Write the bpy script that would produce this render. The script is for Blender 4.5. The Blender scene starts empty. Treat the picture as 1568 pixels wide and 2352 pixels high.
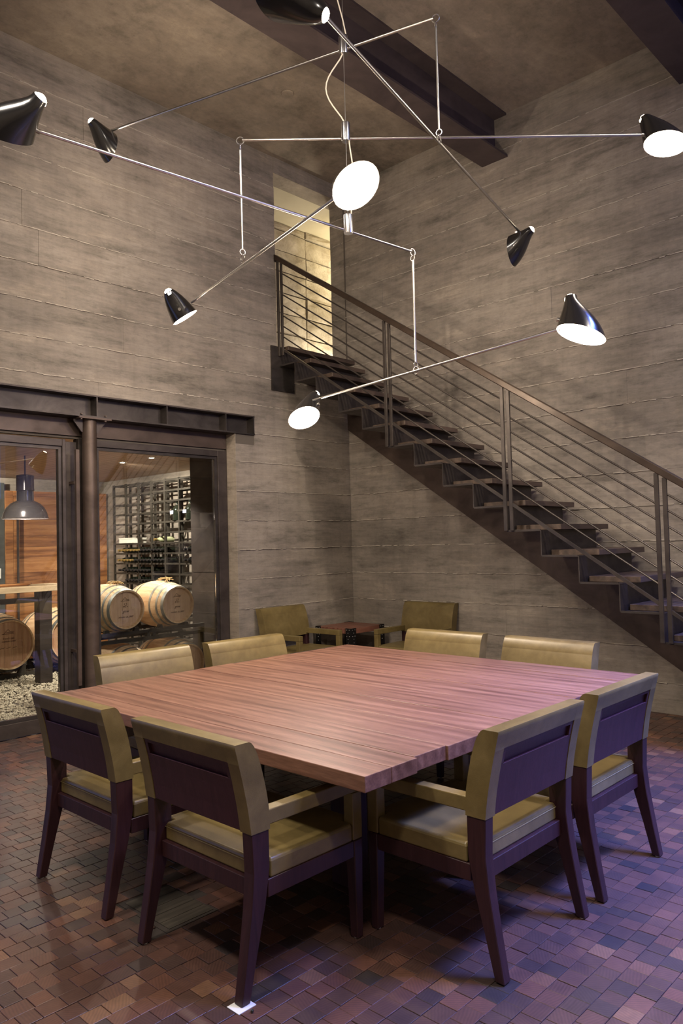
import bpy, bmesh, math, random
from mathutils import Vector, Matrix

S = bpy.context.scene
COL = S.collection
PI = math.pi
rnd = random.Random(7)

# ------------------------------------------------------------------ camera
W, H = 1568, 2352
F_PX = 1742.0
YAW, PITCH, ROLL = math.radians(46.492), math.radians(2.248), math.radians(-1.476)
fwd = Vector((math.sin(YAW)*math.cos(PITCH), math.cos(YAW)*math.cos(PITCH), math.sin(PITCH)))
rt0 = Vector((math.cos(YAW), -math.sin(YAW), 0)); up0 = rt0.cross(fwd)
rgt = math.cos(ROLL)*rt0 + math.sin(ROLL)*up0
upv = -math.sin(ROLL)*rt0 + math.cos(ROLL)*up0
cam_d = bpy.data.cameras.new('camera'); cam = bpy.data.objects.new('camera', cam_d); COL.objects.link(cam)
M = Matrix.Identity(4)
for i, v in enumerate((rgt, upv, -fwd)):
    M[0][i], M[1][i], M[2][i] = v
M.translation = Vector((-6.677, -6.18, 1.55))
cam.matrix_world = M
cam_d.sensor_fit = 'HORIZONTAL'; cam_d.sensor_width = 24.0; cam_d.lens = 24.0*F_PX/W
cam_d.clip_start = 0.05; cam_d.clip_end = 100
S.camera = cam

# ------------------------------------------------------------------ world, exposure
S.view_settings.view_transform = 'Standard'
try: S.view_settings.look = 'None'
except Exception: pass
S.view_settings.gamma = 1.0
S.view_settings.use_curve_mapping = False
S.view_settings.exposure = 0.0
wd = bpy.data.worlds.new('dusk'); S.world = wd; wd.use_nodes = True
bg = wd.node_tree.nodes['Background']
bg.inputs[0].default_value = (0.16, 0.24, 0.62, 1); bg.inputs[1].default_value = 1.3

WARM = (1.0, 0.83, 0.65)
NEUT = (1.0, 0.89, 0.77)
def light(kind, name, loc, energy, color, aim=None, parent=None, **kw):
    d = bpy.data.lights.new(name, kind); d.energy = energy; d.color = color
    for k, v in kw.items(): setattr(d, k, v)
    o = bpy.data.objects.new(name, d); COL.objects.link(o); o.location = loc
    if aim is not None:
        o.rotation_euler = (Vector(aim)-Vector(loc)).to_track_quat('-Z', 'Y').to_euler()
    return o
# dusk daylight through the skylight on the camera side of the room
light('AREA', 'skylight_daylight', (-1.5, -7.3, 5.95), 320, (0.14, 0.23, 1.0), aim=(-2.45, -5.8, 0.0), shape='RECTANGLE', size=1.8, size_y=1.6, spread=math.radians(54))
light('AREA', 'window_daylight', (-1.5, -8.95, 3.7), 45, (0.17, 0.25, 1.0), aim=(-1.0, 0, 3.0), shape='RECTANGLE', size=2.4, size_y=2.0)
# added overhead fill lights, without fixtures, on the camera side of the room
for x, y in ((-6.6, -3.2), (-6.6, -6.6), (-3.2, -6.6)):
    light('AREA', 'overhead_fill', (x, y, 5.35), 120, NEUT, aim=(x, y, 0), shape='DISK', size=0.5)

# ------------------------------------------------------------------ materials
def new_mat(name):
    m = bpy.data.materials.new(name); m.use_nodes = True
    nt = m.node_tree; b = nt.nodes['Principled BSDF']
    return m, nt, b
def nd(nt, t, **kw):
    n = nt.nodes.new(t)
    for k, v in kw.items(): setattr(n, k, v)
    return n
def ramp(nt, fac, stops):
    r = nd(nt, 'ShaderNodeValToRGB'); e = r.color_ramp.elements
    while len(e) < len(stops): e.new(0.5)
    for i, (p, c) in enumerate(stops):
        e[i].position = p; e[i].color = (*c, 1) if len(c) == 3 else c
    nt.links.new(fac, r.inputs[0]); return r.outputs[0]
def noise(nt, vec, scale, detail=4, rough=0.55, dist=0.0):
    n = nd(nt, 'ShaderNodeTexNoise'); n.inputs['Scale'].default_value = scale
    n.inputs['Detail'].default_value = detail; n.inputs['Roughness'].default_value = rough; n.inputs['Distortion'].default_value = dist
    if vec is not None: nt.links.new(vec, n.inputs['Vector'])
    return n.outputs['Fac']
def mapping(nt, vec, scale=(1, 1, 1), rot=(0, 0, 0)):
    m = nd(nt, 'ShaderNodeMapping'); m.inputs['Scale'].default_value = scale; m.inputs['Rotation'].default_value = rot
    nt.links.new(vec, m.inputs['Vector']); return m.outputs[0]
def mixc(nt, a, b, fac, mode='MIX'):
    n = nd(nt, 'ShaderNodeMix', data_type='RGBA', blend_type=mode)
    for s, v in ((0, fac), (6, a), (7, b)):
        if hasattr(v, 'links') or hasattr(v, 'is_linked'): nt.links.new(v, n.inputs[s])
        else: n.inputs[s].default_value = v if s == 0 else (*v, 1)
    return n.outputs[2]
def math_(nt, op, a, b=0.0):
    n = nd(nt, 'ShaderNodeMath', operation=op)
    for s, v in ((0, a), (1, b)):
        if hasattr(v, 'is_linked'): nt.links.new(v, n.inputs[s])
        else: n.inputs[s].default_value = v
    return n.outputs[0]
def bump(nt, b, h, strength=0.3, dist=0.01):
    n = nd(nt, 'ShaderNodeBump'); n.inputs['Strength'].default_value = strength; n.inputs['Distance'].default_value = dist
    nt.links.new(h, n.inputs['Height']); nt.links.new(n.outputs[0], b.inputs['Normal'])
def wpos(nt): return nd(nt, 'ShaderNodeNewGeometry').outputs['Position']
def opos(nt): return nd(nt, 'ShaderNodeTexCoord').outputs['Object']
def orand(nt): return nd(nt, 'ShaderNodeObjectInfo').outputs['Random']

def concrete(name, lo, mid, hi, along, panel=0.4, pits=True):
    m, nt, b = new_mat(name); P = wpos(nt)
    big = noise(nt, mapping(nt, P, (0.7, 0.7, 1.1)), 0.8, 7, 0.66, 0.15)
    c = ramp(nt, big, ((0.33, lo), (0.5, mid), (0.67, hi)))
    # formwork grain running along the board
    sc = (0.45, 0.45, 8) if along != 'ceil' else (1.0, 2.4, 1.0)
    gr = noise(nt, mapping(nt, P, sc), 4.0, 6, 0.7, 0.25)
    c = mixc(nt, c, ramp(nt, gr, ((0.34, (0.74, 0.74, 0.74)), (0.66, (1.18, 1.18, 1.18)))), 0.5, 'MULTIPLY')
    # water runs, faint
    st = noise(nt, mapping(nt, P, (7, 7, 0.6)), 1.6, 5, 0.6)
    c = mixc(nt, c, ramp(nt, st, ((0.36, (0.82, 0.82, 0.82)), (0.5, (1.0, 1.0, 1.0)), (0.66, (1.10, 1.10, 1.10)))), 0.35, 'MULTIPLY')
    # cement skin: dark damp-looking stains and pale bloom with ragged edges
    bl = noise(nt, mapping(nt, P, (0.55, 0.55, 2.6)), 2.0, 10, 0.76, 0.1)
    c = mixc(nt, c, ramp(nt, bl, ((0.33, (0.46, 0.47, 0.46)), (0.43, (0.80, 0.80, 0.79)), (0.50, (1.0, 1.0, 1.0)), (0.57, (1.08, 1.07, 1.05)), (0.66, (1.42, 1.39, 1.33)))), 0.95, 'MULTIPLY')
    sp = noise(nt, mapping(nt, P, (1, 1, 1.4)), 16, 6, 0.75)
    c = mixc(nt, c, ramp(nt, sp, ((0.32, (0.70, 0.70, 0.70)), (0.45, (1.0, 1.0, 1.0)), (0.68, (1.16, 1.15, 1.13)))), 0.55, 'MULTIPLY')
    if panel:
        c = mixc(nt, c, ramp(nt, orand(nt), ((0, (0.80, 0.81, 0.80)), (1, (1.15, 1.13, 1.10)))), panel, 'MULTIPLY')
    nt.links.new(c, b.inputs['Base Color'])
    b.inputs['Roughness'].default_value = 0.72; b.inputs['Specular IOR Level'].default_value = 0.3
    fine = noise(nt, P, 45, 4, 0.7)
    h = math_(nt, 'ADD', math_(nt, 'MULTIPLY', fine, 0.35), math_(nt, 'MULTIPLY', gr, 0.8))
    if pits:
        v = nd(nt, 'ShaderNodeTexVoronoi'); v.inputs['Scale'].default_value = 14; nt.links.new(P, v.inputs['Vector'])
        h = math_(nt, 'ADD', h, math_(nt, 'MULTIPLY', math_(nt, 'GREATER_THAN', v.outputs['Distance'], 0.07), 0.5))
    bump(nt, b, h, 0.45, 0.006)
    return m
CONC = concrete('board_formed_concrete', (0.165, 0.145, 0.124), (0.245, 0.215, 0.185), (0.32, 0.284, 0.245), 'wall', panel=0.28)
CONC_C = concrete('ceiling_concrete', (0.17, 0.138, 0.108), (0.235, 0.195, 0.152), (0.31, 0.26, 0.205), 'ceil', panel=0)
CONC_J = concrete('jamb_concrete', (0.24, 0.20, 0.16), (0.32, 0.275, 0.225), (0.38, 0.33, 0.28), 'wall', panel=0)
m, nt, b = new_mat('joint_laitance'); b.inputs['Base Color'].default_value = (0.42, 0.375, 0.315, 1); b.inputs['Roughness'].default_value = 0.9; FIN = m
m, nt, b = new_mat('joint_shadow_concrete'); b.inputs['Base Color'].default_value = (0.10, 0.085, 0.07, 1); b.inputs['Roughness'].default_value = 0.9; CORE = m

def steel(name, c0, c1, metallic=0.75, rough=(0.32, 0.6), scale=2.5):
    m, nt, b = new_mat(name); P = wpos(nt)
    n = noise(nt, mapping(nt, P, (1, 1, 1.6)), scale, 6, 0.65, 0.8)
    nt.links.new(ramp(nt, n, ((0.32, c0), (0.7, c1))), b.inputs['Base Color'])
    b.inputs['Metallic'].default_value = metallic
    n2 = noise(nt, P, 9, 4)
    mr = nd(nt, 'ShaderNodeMapRange'); mr.inputs[3].default_value = rough[0]; mr.inputs[4].default_value = rough[1]
    nt.links.new(n2, mr.inputs[0]); nt.links.new(mr.outputs[0], b.inputs['Roughness'])
    bump(nt, b, noise(nt, P, 30, 3), 0.06, 0.003)
    return m
STEEL = steel('blackened_steel', (0.042, 0.036, 0.034), (0.100, 0.086, 0.079))
STEEL_B = steel('brown_mill_steel', (0.060, 0.042, 0.034), (0.115, 0.083, 0.068), 0.45)
STEEL_D = steel('dark_frame_steel', (0.045, 0.036, 0.033), (0.10, 0.082, 0.074), 0.6)
BEAM = steel('weathered_beam_steel', (0.050, 0.036, 0.036), (0.105, 0.078, 0.072), 0.3, (0.45, 0.7), 1.6)
RAIL = steel('dark_railing_steel', (0.034, 0.028, 0.025), (0.075, 0.062, 0.054), 0.5, (0.28, 0.45))
HAND = steel('oiled_handrail_steel', (0.030, 0.020, 0.014), (0.060, 0.040, 0.028), 0.4, (0.25, 0.4))
RACKM = steel('rack_steel', (0.035, 0.030, 0.024), (0.075, 0.066, 0.052), 0.4)
def simple(name, col, rough=0.5, metallic=0.0, **kw):
    m, nt, b = new_mat(name); b.inputs['Base Color'].default_value = (*col, 1)
    b.inputs['Roughness'].default_value = rough; b.inputs['Metallic'].default_value = metallic
    for k, v in kw.items(): b.inputs[k].default_value = v
    return m
def nickel(name, col, rough):
    m, nt, b = new_mat(name)
    nt.links.new(ramp(nt, noise(nt, wpos(nt), 12, 3), ((0.3, tuple(c*0.85 for c in col)), (0.7, col))), b.inputs['Base Color'])
    b.inputs['Metallic'].default_value = 1; b.inputs['Roughness'].default_value = rough
    return m
NICKEL = nickel('brushed_nickel', (0.62, 0.60, 0.57), 0.28)
CHROME = nickel('polished_chrome', (0.80, 0.80, 0.82), 0.24)
SHADE = simple('gloss_black_enamel', (0.012, 0.011, 0.011), 0.22, 0.0, **{'Coat Weight': 0.5, 'Coat Roughness': 0.12})
INNER = simple('white_reflector_enamel', (0.9, 0.86, 0.78), 0.5)
CORD = simple('ivory_flex', (0.72, 0.66, 0.55), 0.5)
WHITE = simple('white_felt', (0.75, 0.76, 0.78), 0.8)
PLATE = simple('white_plastic', (0.8, 0.8, 0.76), 0.4)
def emis(name, col, s):
    m, nt, b = new_mat(name); b.inputs['Base Color'].default_value = (*col, 1)
    b.inputs['Emission Color'].default_value = (*col, 1); b.inputs['Emission Strength'].default_value = s; return m
BULB = emis('lamp_bulb', (1.0, 0.85, 0.62), 40)
BULB_S = emis('downlight_bulb', (1.0, 0.9, 0.75), 25)

def wood(name, c0, c1, c2, axis='y', scale=1.0, rough=0.42, rand=0.5, world=False, ringy=6.0, coat=0.0, wave=0.2, fine=0.45):
    m, nt, b = new_mat(name)
    P = wpos(nt) if world else opos(nt)
    R = orand(nt)
    off = nd(nt, 'ShaderNodeVectorMath', operation='ADD'); nt.links.new(P, off.inputs[0])
    cmb = nd(nt, 'ShaderNodeCombineXYZ'); 
    for i in range(3): nt.links.new(math_(nt, 'MULTIPLY', R, (37.0, 53.0, 19.0)[i]), cmb.inputs[i])
    nt.links.new(cmb.outputs[0], off.inputs[1]); P = off.outputs[0]
    sc = {'x': (0.35, 4, 4), 'y': (4, 0.35, 4), 'z': (4, 4, 0.35)}[axis]
    g1 = noise(nt, mapping(nt, P, tuple(s*scale for s in sc)), ringy, 5, 0.6, 1.6)
    g2 = noise(nt, mapping(nt, P, tuple(s*scale*3 for s in sc)), 14, 4, 0.7, 0.3)
    w = nd(nt, 'ShaderNodeTexWave', bands_direction={'x': 'Y', 'y': 'X', 'z': 'X'}[axis])
    w.inputs['Scale'].default_value = 2.2*scale; w.inputs['Distortion'].default_value = 9; w.inputs['Detail'].default_value = 3; w.inputs['Detail Scale'].default_value = 0.8
    nt.links.new(mapping(nt, P, tuple(0.6*s for s in sc)), w.inputs['Vector'])
    f = math_(nt, 'ADD', math_(nt, 'MULTIPLY', g1, 1.0-wave), math_(nt, 'MULTIPLY', w.outputs['Fac'], wave))
    c = ramp(nt, f, ((0.28, c0), (0.5, c1), (0.74, c2)))
    c = mixc(nt, c, ramp(nt, g2, ((0.35, (0.72, 0.70, 0.68)), (0.6, (1.08, 1.08, 1.08)))), fine, 'MULTIPLY')
    c = mixc(nt, c, ramp(nt, R, ((0, (0.78, 0.74, 0.72)), (1, (1.16, 1.14, 1.10)))), rand, 'MULTIPLY')
    nt.links.new(c, b.inputs['Base Color']); b.inputs['Roughness'].default_value = rough
    b.inputs['Coat Weight'].default_value = coat; b.inputs['Coat Roughness'].default_value = 0.25
    bump(nt, b, g2, 0.12, 0.004)
    return m
TABLE = wood('walnut_plank', (0.105, 0.047, 0.034), (0.190, 0.095, 0.068), (0.28, 0.152, 0.110), 'y', 0.8, 0.42, 0.6, ringy=3.4, wave=0.16, fine=0.85)
DARKW = wood('dark_stained_wood', (0.020, 0.006, 0.008), (0.032, 0.010, 0.012), (0.044, 0.015, 0.017), 'z', 1.2, 0.42, 0.1, wave=0.1, fine=0.3)
PANEL = wood('dark_stained_veneer', (0.030, 0.008, 0.012), (0.042, 0.012, 0.017), (0.054, 0.017, 0.022), 'z', 1.2, 0.40, 0.1, wave=0.1, fine=0.2)
TREAD = wood('dark_tread_wood', (0.045, 0.030, 0.022), (0.075, 0.051, 0.037), (0.11, 0.076, 0.056), 'x', 0.8, 0.5, 0.4)
SIDET = wood('reclaimed_table_wood', (0.09, 0.035, 0.025), (0.17, 0.070, 0.048), (0.25, 0.115, 0.08), 'x', 1.0, 0.4, 0.5)
CABW = wood('figured_walnut_board', (0.16, 0.06, 0.022), (0.36, 0.155, 0.055), (0.52, 0.26, 0.10), 'x', 0.8, 0.45, 0.8, ringy=4.0)
OAK = wood('pale_oak_stave', (0.52, 0.33, 0.17), (0.66, 0.45, 0.26), (0.76, 0.56, 0.35), 'y', 1.4, 0.55, 0.25)
OAKH = wood('oak_barrel_head', (0.52, 0.34, 0.21), (0.62, 0.42, 0.27), (0.70, 0.50, 0.34), 'z', 1.0, 0.55, 0.25, wave=0.1, fine=0.2)
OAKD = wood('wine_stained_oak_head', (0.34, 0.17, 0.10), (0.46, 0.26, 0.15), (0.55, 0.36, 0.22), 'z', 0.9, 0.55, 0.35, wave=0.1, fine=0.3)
SLAB = wood('pale_counter_wood', (0.48, 0.36, 0.22), (0.62, 0.48, 0.31), (0.72, 0.58, 0.40), 'x', 0.8, 0.5, 0.2)
SOFF = wood('cellar_soffit_wood', (0.30, 0.19, 0.11), (0.42, 0.28, 0.17), (0.52, 0.36, 0.23), 'y', 0.6, 0.55, 0.3)
HOOP = steel('galvanised_hoop', (0.20, 0.205, 0.19), (0.34, 0.34, 0.31), 0.7, (0.4, 0.6), 6)
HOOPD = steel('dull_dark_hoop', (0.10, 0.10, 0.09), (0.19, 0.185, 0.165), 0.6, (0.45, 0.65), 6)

def leather():
    m, nt, b = new_mat('olive_leather'); P = opos(nt)
    n1 = noise(nt, P, 5, 5, 0.6, 0.5); n2 = noise(nt, P, 22, 4, 0.65)
    c = ramp(nt, n1, ((0.3, (0.110, 0.080, 0.028)), (0.5, (0.155, 0.115, 0.043)), (0.72, (0.205, 0.155, 0.062))))
    c = mixc(nt, c, ramp(nt, n2, ((0.3, (0.82, 0.82, 0.8)), (0.7, (1.12, 1.1, 1.08)))), 0.6, 'MULTIPLY')
    nt.links.new(c, b.inputs['Base Color']); b.inputs['Roughness'].default_value = 0.36
    b.inputs['Specular IOR Level'].default_value = 0.55
    v = nd(nt, 'ShaderNodeTexVoronoi'); v.inputs['Scale'].default_value = 260; nt.links.new(P, v.inputs['Vector'])
    bump(nt, b, v.outputs['Distance'], 0.08, 0.002)
    return m
LEATHER = leather()
STITCH = simple('seam_thread', (0.30, 0.25, 0.12), 0.7)

def floor_mat():
    m, nt, b = new_mat('end_grain_block'); P = wpos(nt)
    at = nd(nt, 'ShaderNodeAttribute', attribute_name='tone', attribute_type='GEOMETRY')
    t = at.outputs['Color']; sep = nd(nt, 'ShaderNodeSeparateColor'); nt.links.new(t, sep.inputs[0])
    c = ramp(nt, sep.outputs[0], ((0.0, (0.036, 0.028, 0.027)), (0.35, (0.062, 0.036, 0.030)), (0.6, (0.088, 0.044, 0.033)), (0.85, (0.118, 0.054, 0.037)), (1.0, (0.16, 0.085, 0.05))))
    # growth rings: centre per block from the green/blue channels
    cmb = nd(nt, 'ShaderNodeCombineXYZ')
    nt.links.new(math_(nt, 'MULTIPLY', sep.outputs[1], 9.0), cmb.inputs[0]); nt.links.new(math_(nt, 'MULTIPLY', sep.outputs[2], 9.0), cmb.inputs[1])
    ad = nd(nt, 'ShaderNodeVectorMath', operation='ADD'); nt.links.new(P, ad.inputs[0]); nt.links.new(cmb.outputs[0], ad.inputs[1])
    w = nd(nt, 'ShaderNodeTexWave', wave_type='RINGS', rings_direction='Z'); w.inputs['Scale'].default_value = 28; w.inputs['Distortion'].default_value = 2.5; w.inputs['Detail'].default_value = 2
    nt.links.new(ad.outputs[0], w.inputs['Vector'])
    c = mixc(nt, c, ramp(nt, w.outputs['Fac'], ((0.2, (0.78, 0.78, 0.78)), (0.8, (1.16, 1.14, 1.12)))), 0.6, 'MULTIPLY')
    n = noise(nt, P, 26, 5, 0.7)
    c = mixc(nt, c, ramp(nt, n, ((0.3, (0.75, 0.75, 0.76)), (0.7, (1.2, 1.18, 1.16)))), 0.7, 'MULTIPLY')
    nt.links.new(c, b.inputs['Base Color'])
    mr = nd(nt, 'ShaderNodeMapRange'); mr.inputs[3].default_value = 0.30; mr.inputs[4].default_value = 0.52
    nt.links.new(noise(nt, P, 5, 4), mr.inputs[0]); nt.links.new(mr.outputs[0], b.inputs['Roughness'])
    bump(nt, b, n, 0.12, 0.003)
    return m
BLOCK = floor_mat()
m, nt, b = new_mat('floor_joint'); b.inputs['Base Color'].default_value = (0.03, 0.022, 0.018, 1); b.inputs['Roughness'].default_value = 0.8; JOINT = m

def stone():
    m, nt, b = new_mat('split_limestone'); P = wpos(nt)
    c = ramp(nt, noise(nt, P, 5, 6, 0.7), ((0.3, (0.30, 0.25, 0.18)), (0.5, (0.44, 0.38, 0.29)), (0.72, (0.58, 0.52, 0.42))))
    c = mixc(nt, c, ramp(nt, orand(nt), ((0, (0.85, 0.85, 0.85)), (1, (1.1, 1.1, 1.1)))), 0.7, 'MULTIPLY')
    v = noise(nt, P, 34, 5, 0.75)
    c = mixc(nt, c, ramp(nt, v, ((0.30, (0.35, 0.33, 0.3)), (0.40, (1, 1, 1)))), 0.7, 'MULTIPLY')
    nt.links.new(c, b.inputs['Base Color']); b.inputs['Roughness'].default_value = 0.9
    bump(nt, b, v, 0.7, 0.02); return m
STONE = stone()
def plaster():
    m, nt, b = new_mat('cream_plaster')
    nt.links.new(ramp(nt, noise(nt, wpos(nt), 3, 3), ((0.3, (0.56, 0.50, 0.36)), (0.7, (0.62, 0.56, 0.42)))), b.inputs['Base Color'])
    b.inputs['Roughness'].default_value = 0.85; return m
PLASTER = plaster()
def gravel_m():
    m, nt, b = new_mat('pale_gravel')
    nt.links.new(ramp(nt, noise(nt, wpos(nt), 60, 2), ((0.3, (0.20, 0.17, 0.12)), (0.5, (0.38, 0.33, 0.24)), (0.7, (0.60, 0.54, 0.42)))), b.inputs['Base Color'])
    b.inputs['Roughness'].default_value = 0.9; return m
GRAVEL = gravel_m()
m, nt, b = new_mat('clear_glass')
out = nt.nodes['Material Output']; nt.nodes.remove(b)
fr = nd(nt, 'ShaderNodeFresnel'); fr.inputs['IOR'].default_value = 1.52
tr = nd(nt, 'ShaderNodeBsdfTransparent'); tr.inputs[0].default_value = (0.93, 0.95, 0.94, 1)
gl = nd(nt, 'ShaderNodeBsdfGlossy'); gl.inputs['Roughness'].default_value = 0.0
mx = nd(nt, 'ShaderNodeMixShader'); # two coated panes: stronger mirror image than a single sheet
mu = nd(nt, 'ShaderNodeMath', operation='MULTIPLY', use_clamp=True); mu.inputs[1].default_value = 2.4; nt.links.new(fr.outputs[0], mu.inputs[0])
nt.links.new(mu.outputs[0], mx.inputs[0]); nt.links.new(tr.outputs[0], mx.inputs[1]); nt.links.new(gl.outputs[0], mx.inputs[2])
nt.links.new(mx.outputs[0], out.inputs['Surface']); GLASS = m
BOTTLE = simple('dark_bottle_glass', (0.012, 0.015, 0.010), 0.10, 0.0, **{'Coat Weight': 0.6})
FOILG = simple('gold_foil', (0.62, 0.44, 0.16), 0.35, 0.8)
FOILB = simple('black_foil', (0.03, 0.028, 0.028), 0.3, 0.3)
TAG = simple('pale_blue_label', (0.55, 0.62, 0.85), 0.6)
INK = simple('branded_ink', (0.09, 0.035, 0.015), 0.8)
STRAW = simple('straw', (0.52, 0.36, 0.16), 0.9)
PEND = simple('grey_enamel_dome', (0.16, 0.145, 0.15), 0.18, 0.6)
CARD = simple('cream_card', (0.75, 0.72, 0.62), 0.7)
DKPLATE = steel('grey_wall_plate', (0.05, 0.055, 0.052), (0.09, 0.098, 0.092), 0.2)

# ------------------------------------------------------------------ geometry helpers
class MB:
    def __init__(s): s.v = []; s.f = []; s.mi = []
    def add(s, vs, fs, mi=0):
        n = len(s.v); s.v += [tuple(v) for v in vs]
        for f in fs: s.f.append(tuple(n+i for i in f)); s.mi.append(mi)
        return s
    def box(s, x0, x1, y0, y1, z0, z1, mi=0):
        x0, x1 = min(x0, x1), max(x0, x1); y0, y1 = min(y0, y1), max(y0, y1); z0, z1 = min(z0, z1), max(z0, z1)
        vs = [(x, y, z) for z in (z0, z1) for y in (y0, y1) for x in (x0, x1)]
        return s.add(vs, [(0, 2, 3, 1), (4, 5, 7, 6), (0, 1, 5, 4), (1, 3, 7, 5), (3, 2, 6, 7), (2, 0, 4, 6)], mi)
    def hexa(s, p, mi=0):   # 8 points: bottom quad 0-3 ccw, top quad 4-7
        return s.add(p, [(3, 2, 1, 0), (4, 5, 6, 7), (0, 1, 5, 4), (1, 2, 6, 5), (2, 3, 7, 6), (3, 0, 4, 7)], mi)
    def prism(s, poly, axis, a, b_, mi=0):  # poly in the two other axes, extruded a..b_
        def P(u, v, w): return {'x': (w, u, v), 'y': (u, w, v), 'z': (u, v, w)}[axis]
        n = len(poly); vs = [P(u, v, a) for u, v in poly]+[P(u, v, b_) for u, v in poly]
        fs = [tuple(range(n))[::-1], tuple(range(n, 2*n))]+[(i, (i+1) % n, n+(i+1) % n, n+i) for i in range(n)]
        return s.add(vs, fs, mi)
    def rings(s, rs, cap0=True, cap1=True, mi=0):
        n = len(rs[0]); vs = [p for r in rs for p in r]; fs = []
        for k in range(len(rs)-1):
            for i in range(n): fs.append((k*n+i, k*n+(i+1) % n, (k+1)*n+(i+1) % n, (k+1)*n+i))
        if cap0: fs.append(tuple(range(n))[::-1])
        if cap1: fs.append(tuple((len(rs)-1)*n+i for i in range(n)))
        return s.add(vs, fs, mi)
    def tube(s, pts, r, n=10, caps=True, mi=0):
        pts = [Vector(p) for p in pts]; rs = []
        d0 = (pts[1]-pts[0]).normalized()
        ref = Vector((0, 0, 1)) if abs(d0.z) < 0.9 else Vector((1, 0, 0))
        u = d0.cross(ref).normalized()
        for i, p in enumerate(pts):
            d = (pts[min(i+1, len(pts)-1)]-pts[max(i-1, 0)]).normalized()
            u = (u-d*u.dot(d)).normalized(); w = d.cross(u)
            rr = r[i] if isinstance(r, (list, tuple)) else r
            rs.append([p+u*rr*math.cos(2*PI*k/n)+w*rr*math.sin(2*PI*k/n) for k in range(n)])
        return s.rings(rs, caps, caps, mi)
    def lathe(s, prof, o, axis='z', n=24, mi=0, cap0=False, cap1=False):
        o = Vector(o); rs = []
        for r, h in prof:
            ring = []
            for k in range(n):
                a = 2*PI*k/n; c, t = r*math.cos(a), r*math.sin(a)
                ring.append(o+Vector({'z': (c, t, h), 'y': (t, h, c), 'x': (h, c, t)}[axis]))
            rs.append(ring)
        return s.rings(rs, cap0, cap1, mi)
    def torus(s, c, u, w, R, r, n=20, m=6, mi=0):
        c, u, w = Vector(c), Vector(u).normalized(), Vector(w).normalized(); ax = u.cross(w)
        vs = []; fs = []
        for i in range(n):
            a = 2*PI*i/n; d = u*math.cos(a)+w*math.sin(a)
            for j in range(m):
                q = 2*PI*j/m; vs.append(c+d*(R+r*math.cos(q))+ax*r*math.sin(q))
        for i in range(n):
            for j in range(m):
                fs.append((i*m+j, ((i+1) % n)*m+j, ((i+1) % n)*m+(j+1) % m, i*m+(j+1) % m))
        return s.add(vs, fs, mi)
    def sphere(s, c, r, n=14, m=8, sc=(1, 1, 1), mi=0):
        prof = [(max(r*math.sin(PI*k/m), 1e-4), -r*math.cos(PI*k/m)) for k in range(m+1)]
        c = Vector(c); rs = [[c+Vector((q*math.cos(2*PI*k/n)*sc[0], q*math.sin(2*PI*k/n)*sc[1], h*sc[2])) for k in range(n)] for q, h in prof]
        return s.rings(rs, True, True, mi)

def pwl(o):
    v = Vector((0, 0, 0))
    while o is not None: v += o.location; o = o.parent
    return v
def obj(name, mb, mat, parent=None, smooth=False, bevel=0.0, seg=2, tone=None):
    me = bpy.data.meshes.new(name); off = pwl(parent)
    me.from_pydata([(v[0]-off.x, v[1]-off.y, v[2]-off.z) for v in mb.v], [], mb.f)
    for mm in (mat if isinstance(mat, (list, tuple)) else [mat]): me.materials.append(mm)
    if any(mb.mi): me.polygons.foreach_set('material_index', mb.mi)
    bm = bmesh.new(); bm.from_mesh(me); bmesh.ops.recalc_face_normals(bm, faces=bm.faces); bm.to_mesh(me); bm.free()
    if tone is not None:
        a = me.attributes.new('tone', 'FLOAT_COLOR', 'FACE'); a.data.foreach_set('color', [c for t in tone for c in t])
    if smooth:
        me.polygons.foreach_set('use_smooth', [True]*len(me.polygons))
        try: me.set_sharp_from_angle(angle=math.radians(38))
        except Exception: pass
    me.update()
    o = bpy.data.objects.new(name, me); COL.objects.link(o)
    if parent is not None: o.parent = parent
    if bevel:
        md = o.modifiers.new('bevel', 'BEVEL'); md.width = bevel; md.segments = seg; md.limit_method = 'ANGLE'; md.angle_limit = math.radians(35); md.harden_normals = False
    return o
def thing(name, label, cat, loc=(0, 0, 0), group=None, rz=0.0):
    o = bpy.data.objects.new(name, None); COL.objects.link(o); o.location = loc; o.rotation_euler = (0, 0, rz); o.empty_display_size = 0.1
    o['label'] = label; o['category'] = cat
    if group: o['group'] = group
    return o
def struct(o, label, cat='structure', stuff=False):
    o['kind'] = 'stuff' if stuff else 'structure'; o['label'] = label; o['category'] = cat; return o
def tag(o, label, cat, group=None):
    o['label'] = label; o['category'] = cat
    if group: o['group'] = group
    return o
def kids(o): return [c for c in bpy.data.objects if c.parent == o]
def dup(root, loc, rz, label, group, name=None, skip=()):
    r = root.copy(); COL.objects.link(r); r.location = loc; r.rotation_euler = (0, 0, rz); r['label'] = label; r['group'] = group
    for ch in kids(root):
        if ch.type == 'LIGHT' or ch.name.split('.')[0] in skip: continue
        c = ch.copy(); COL.objects.link(c); c.parent = r
        for g in kids(ch):
            d = g.copy(); COL.objects.link(d); d.parent = c
    return r

CEIL = 5.85
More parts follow.
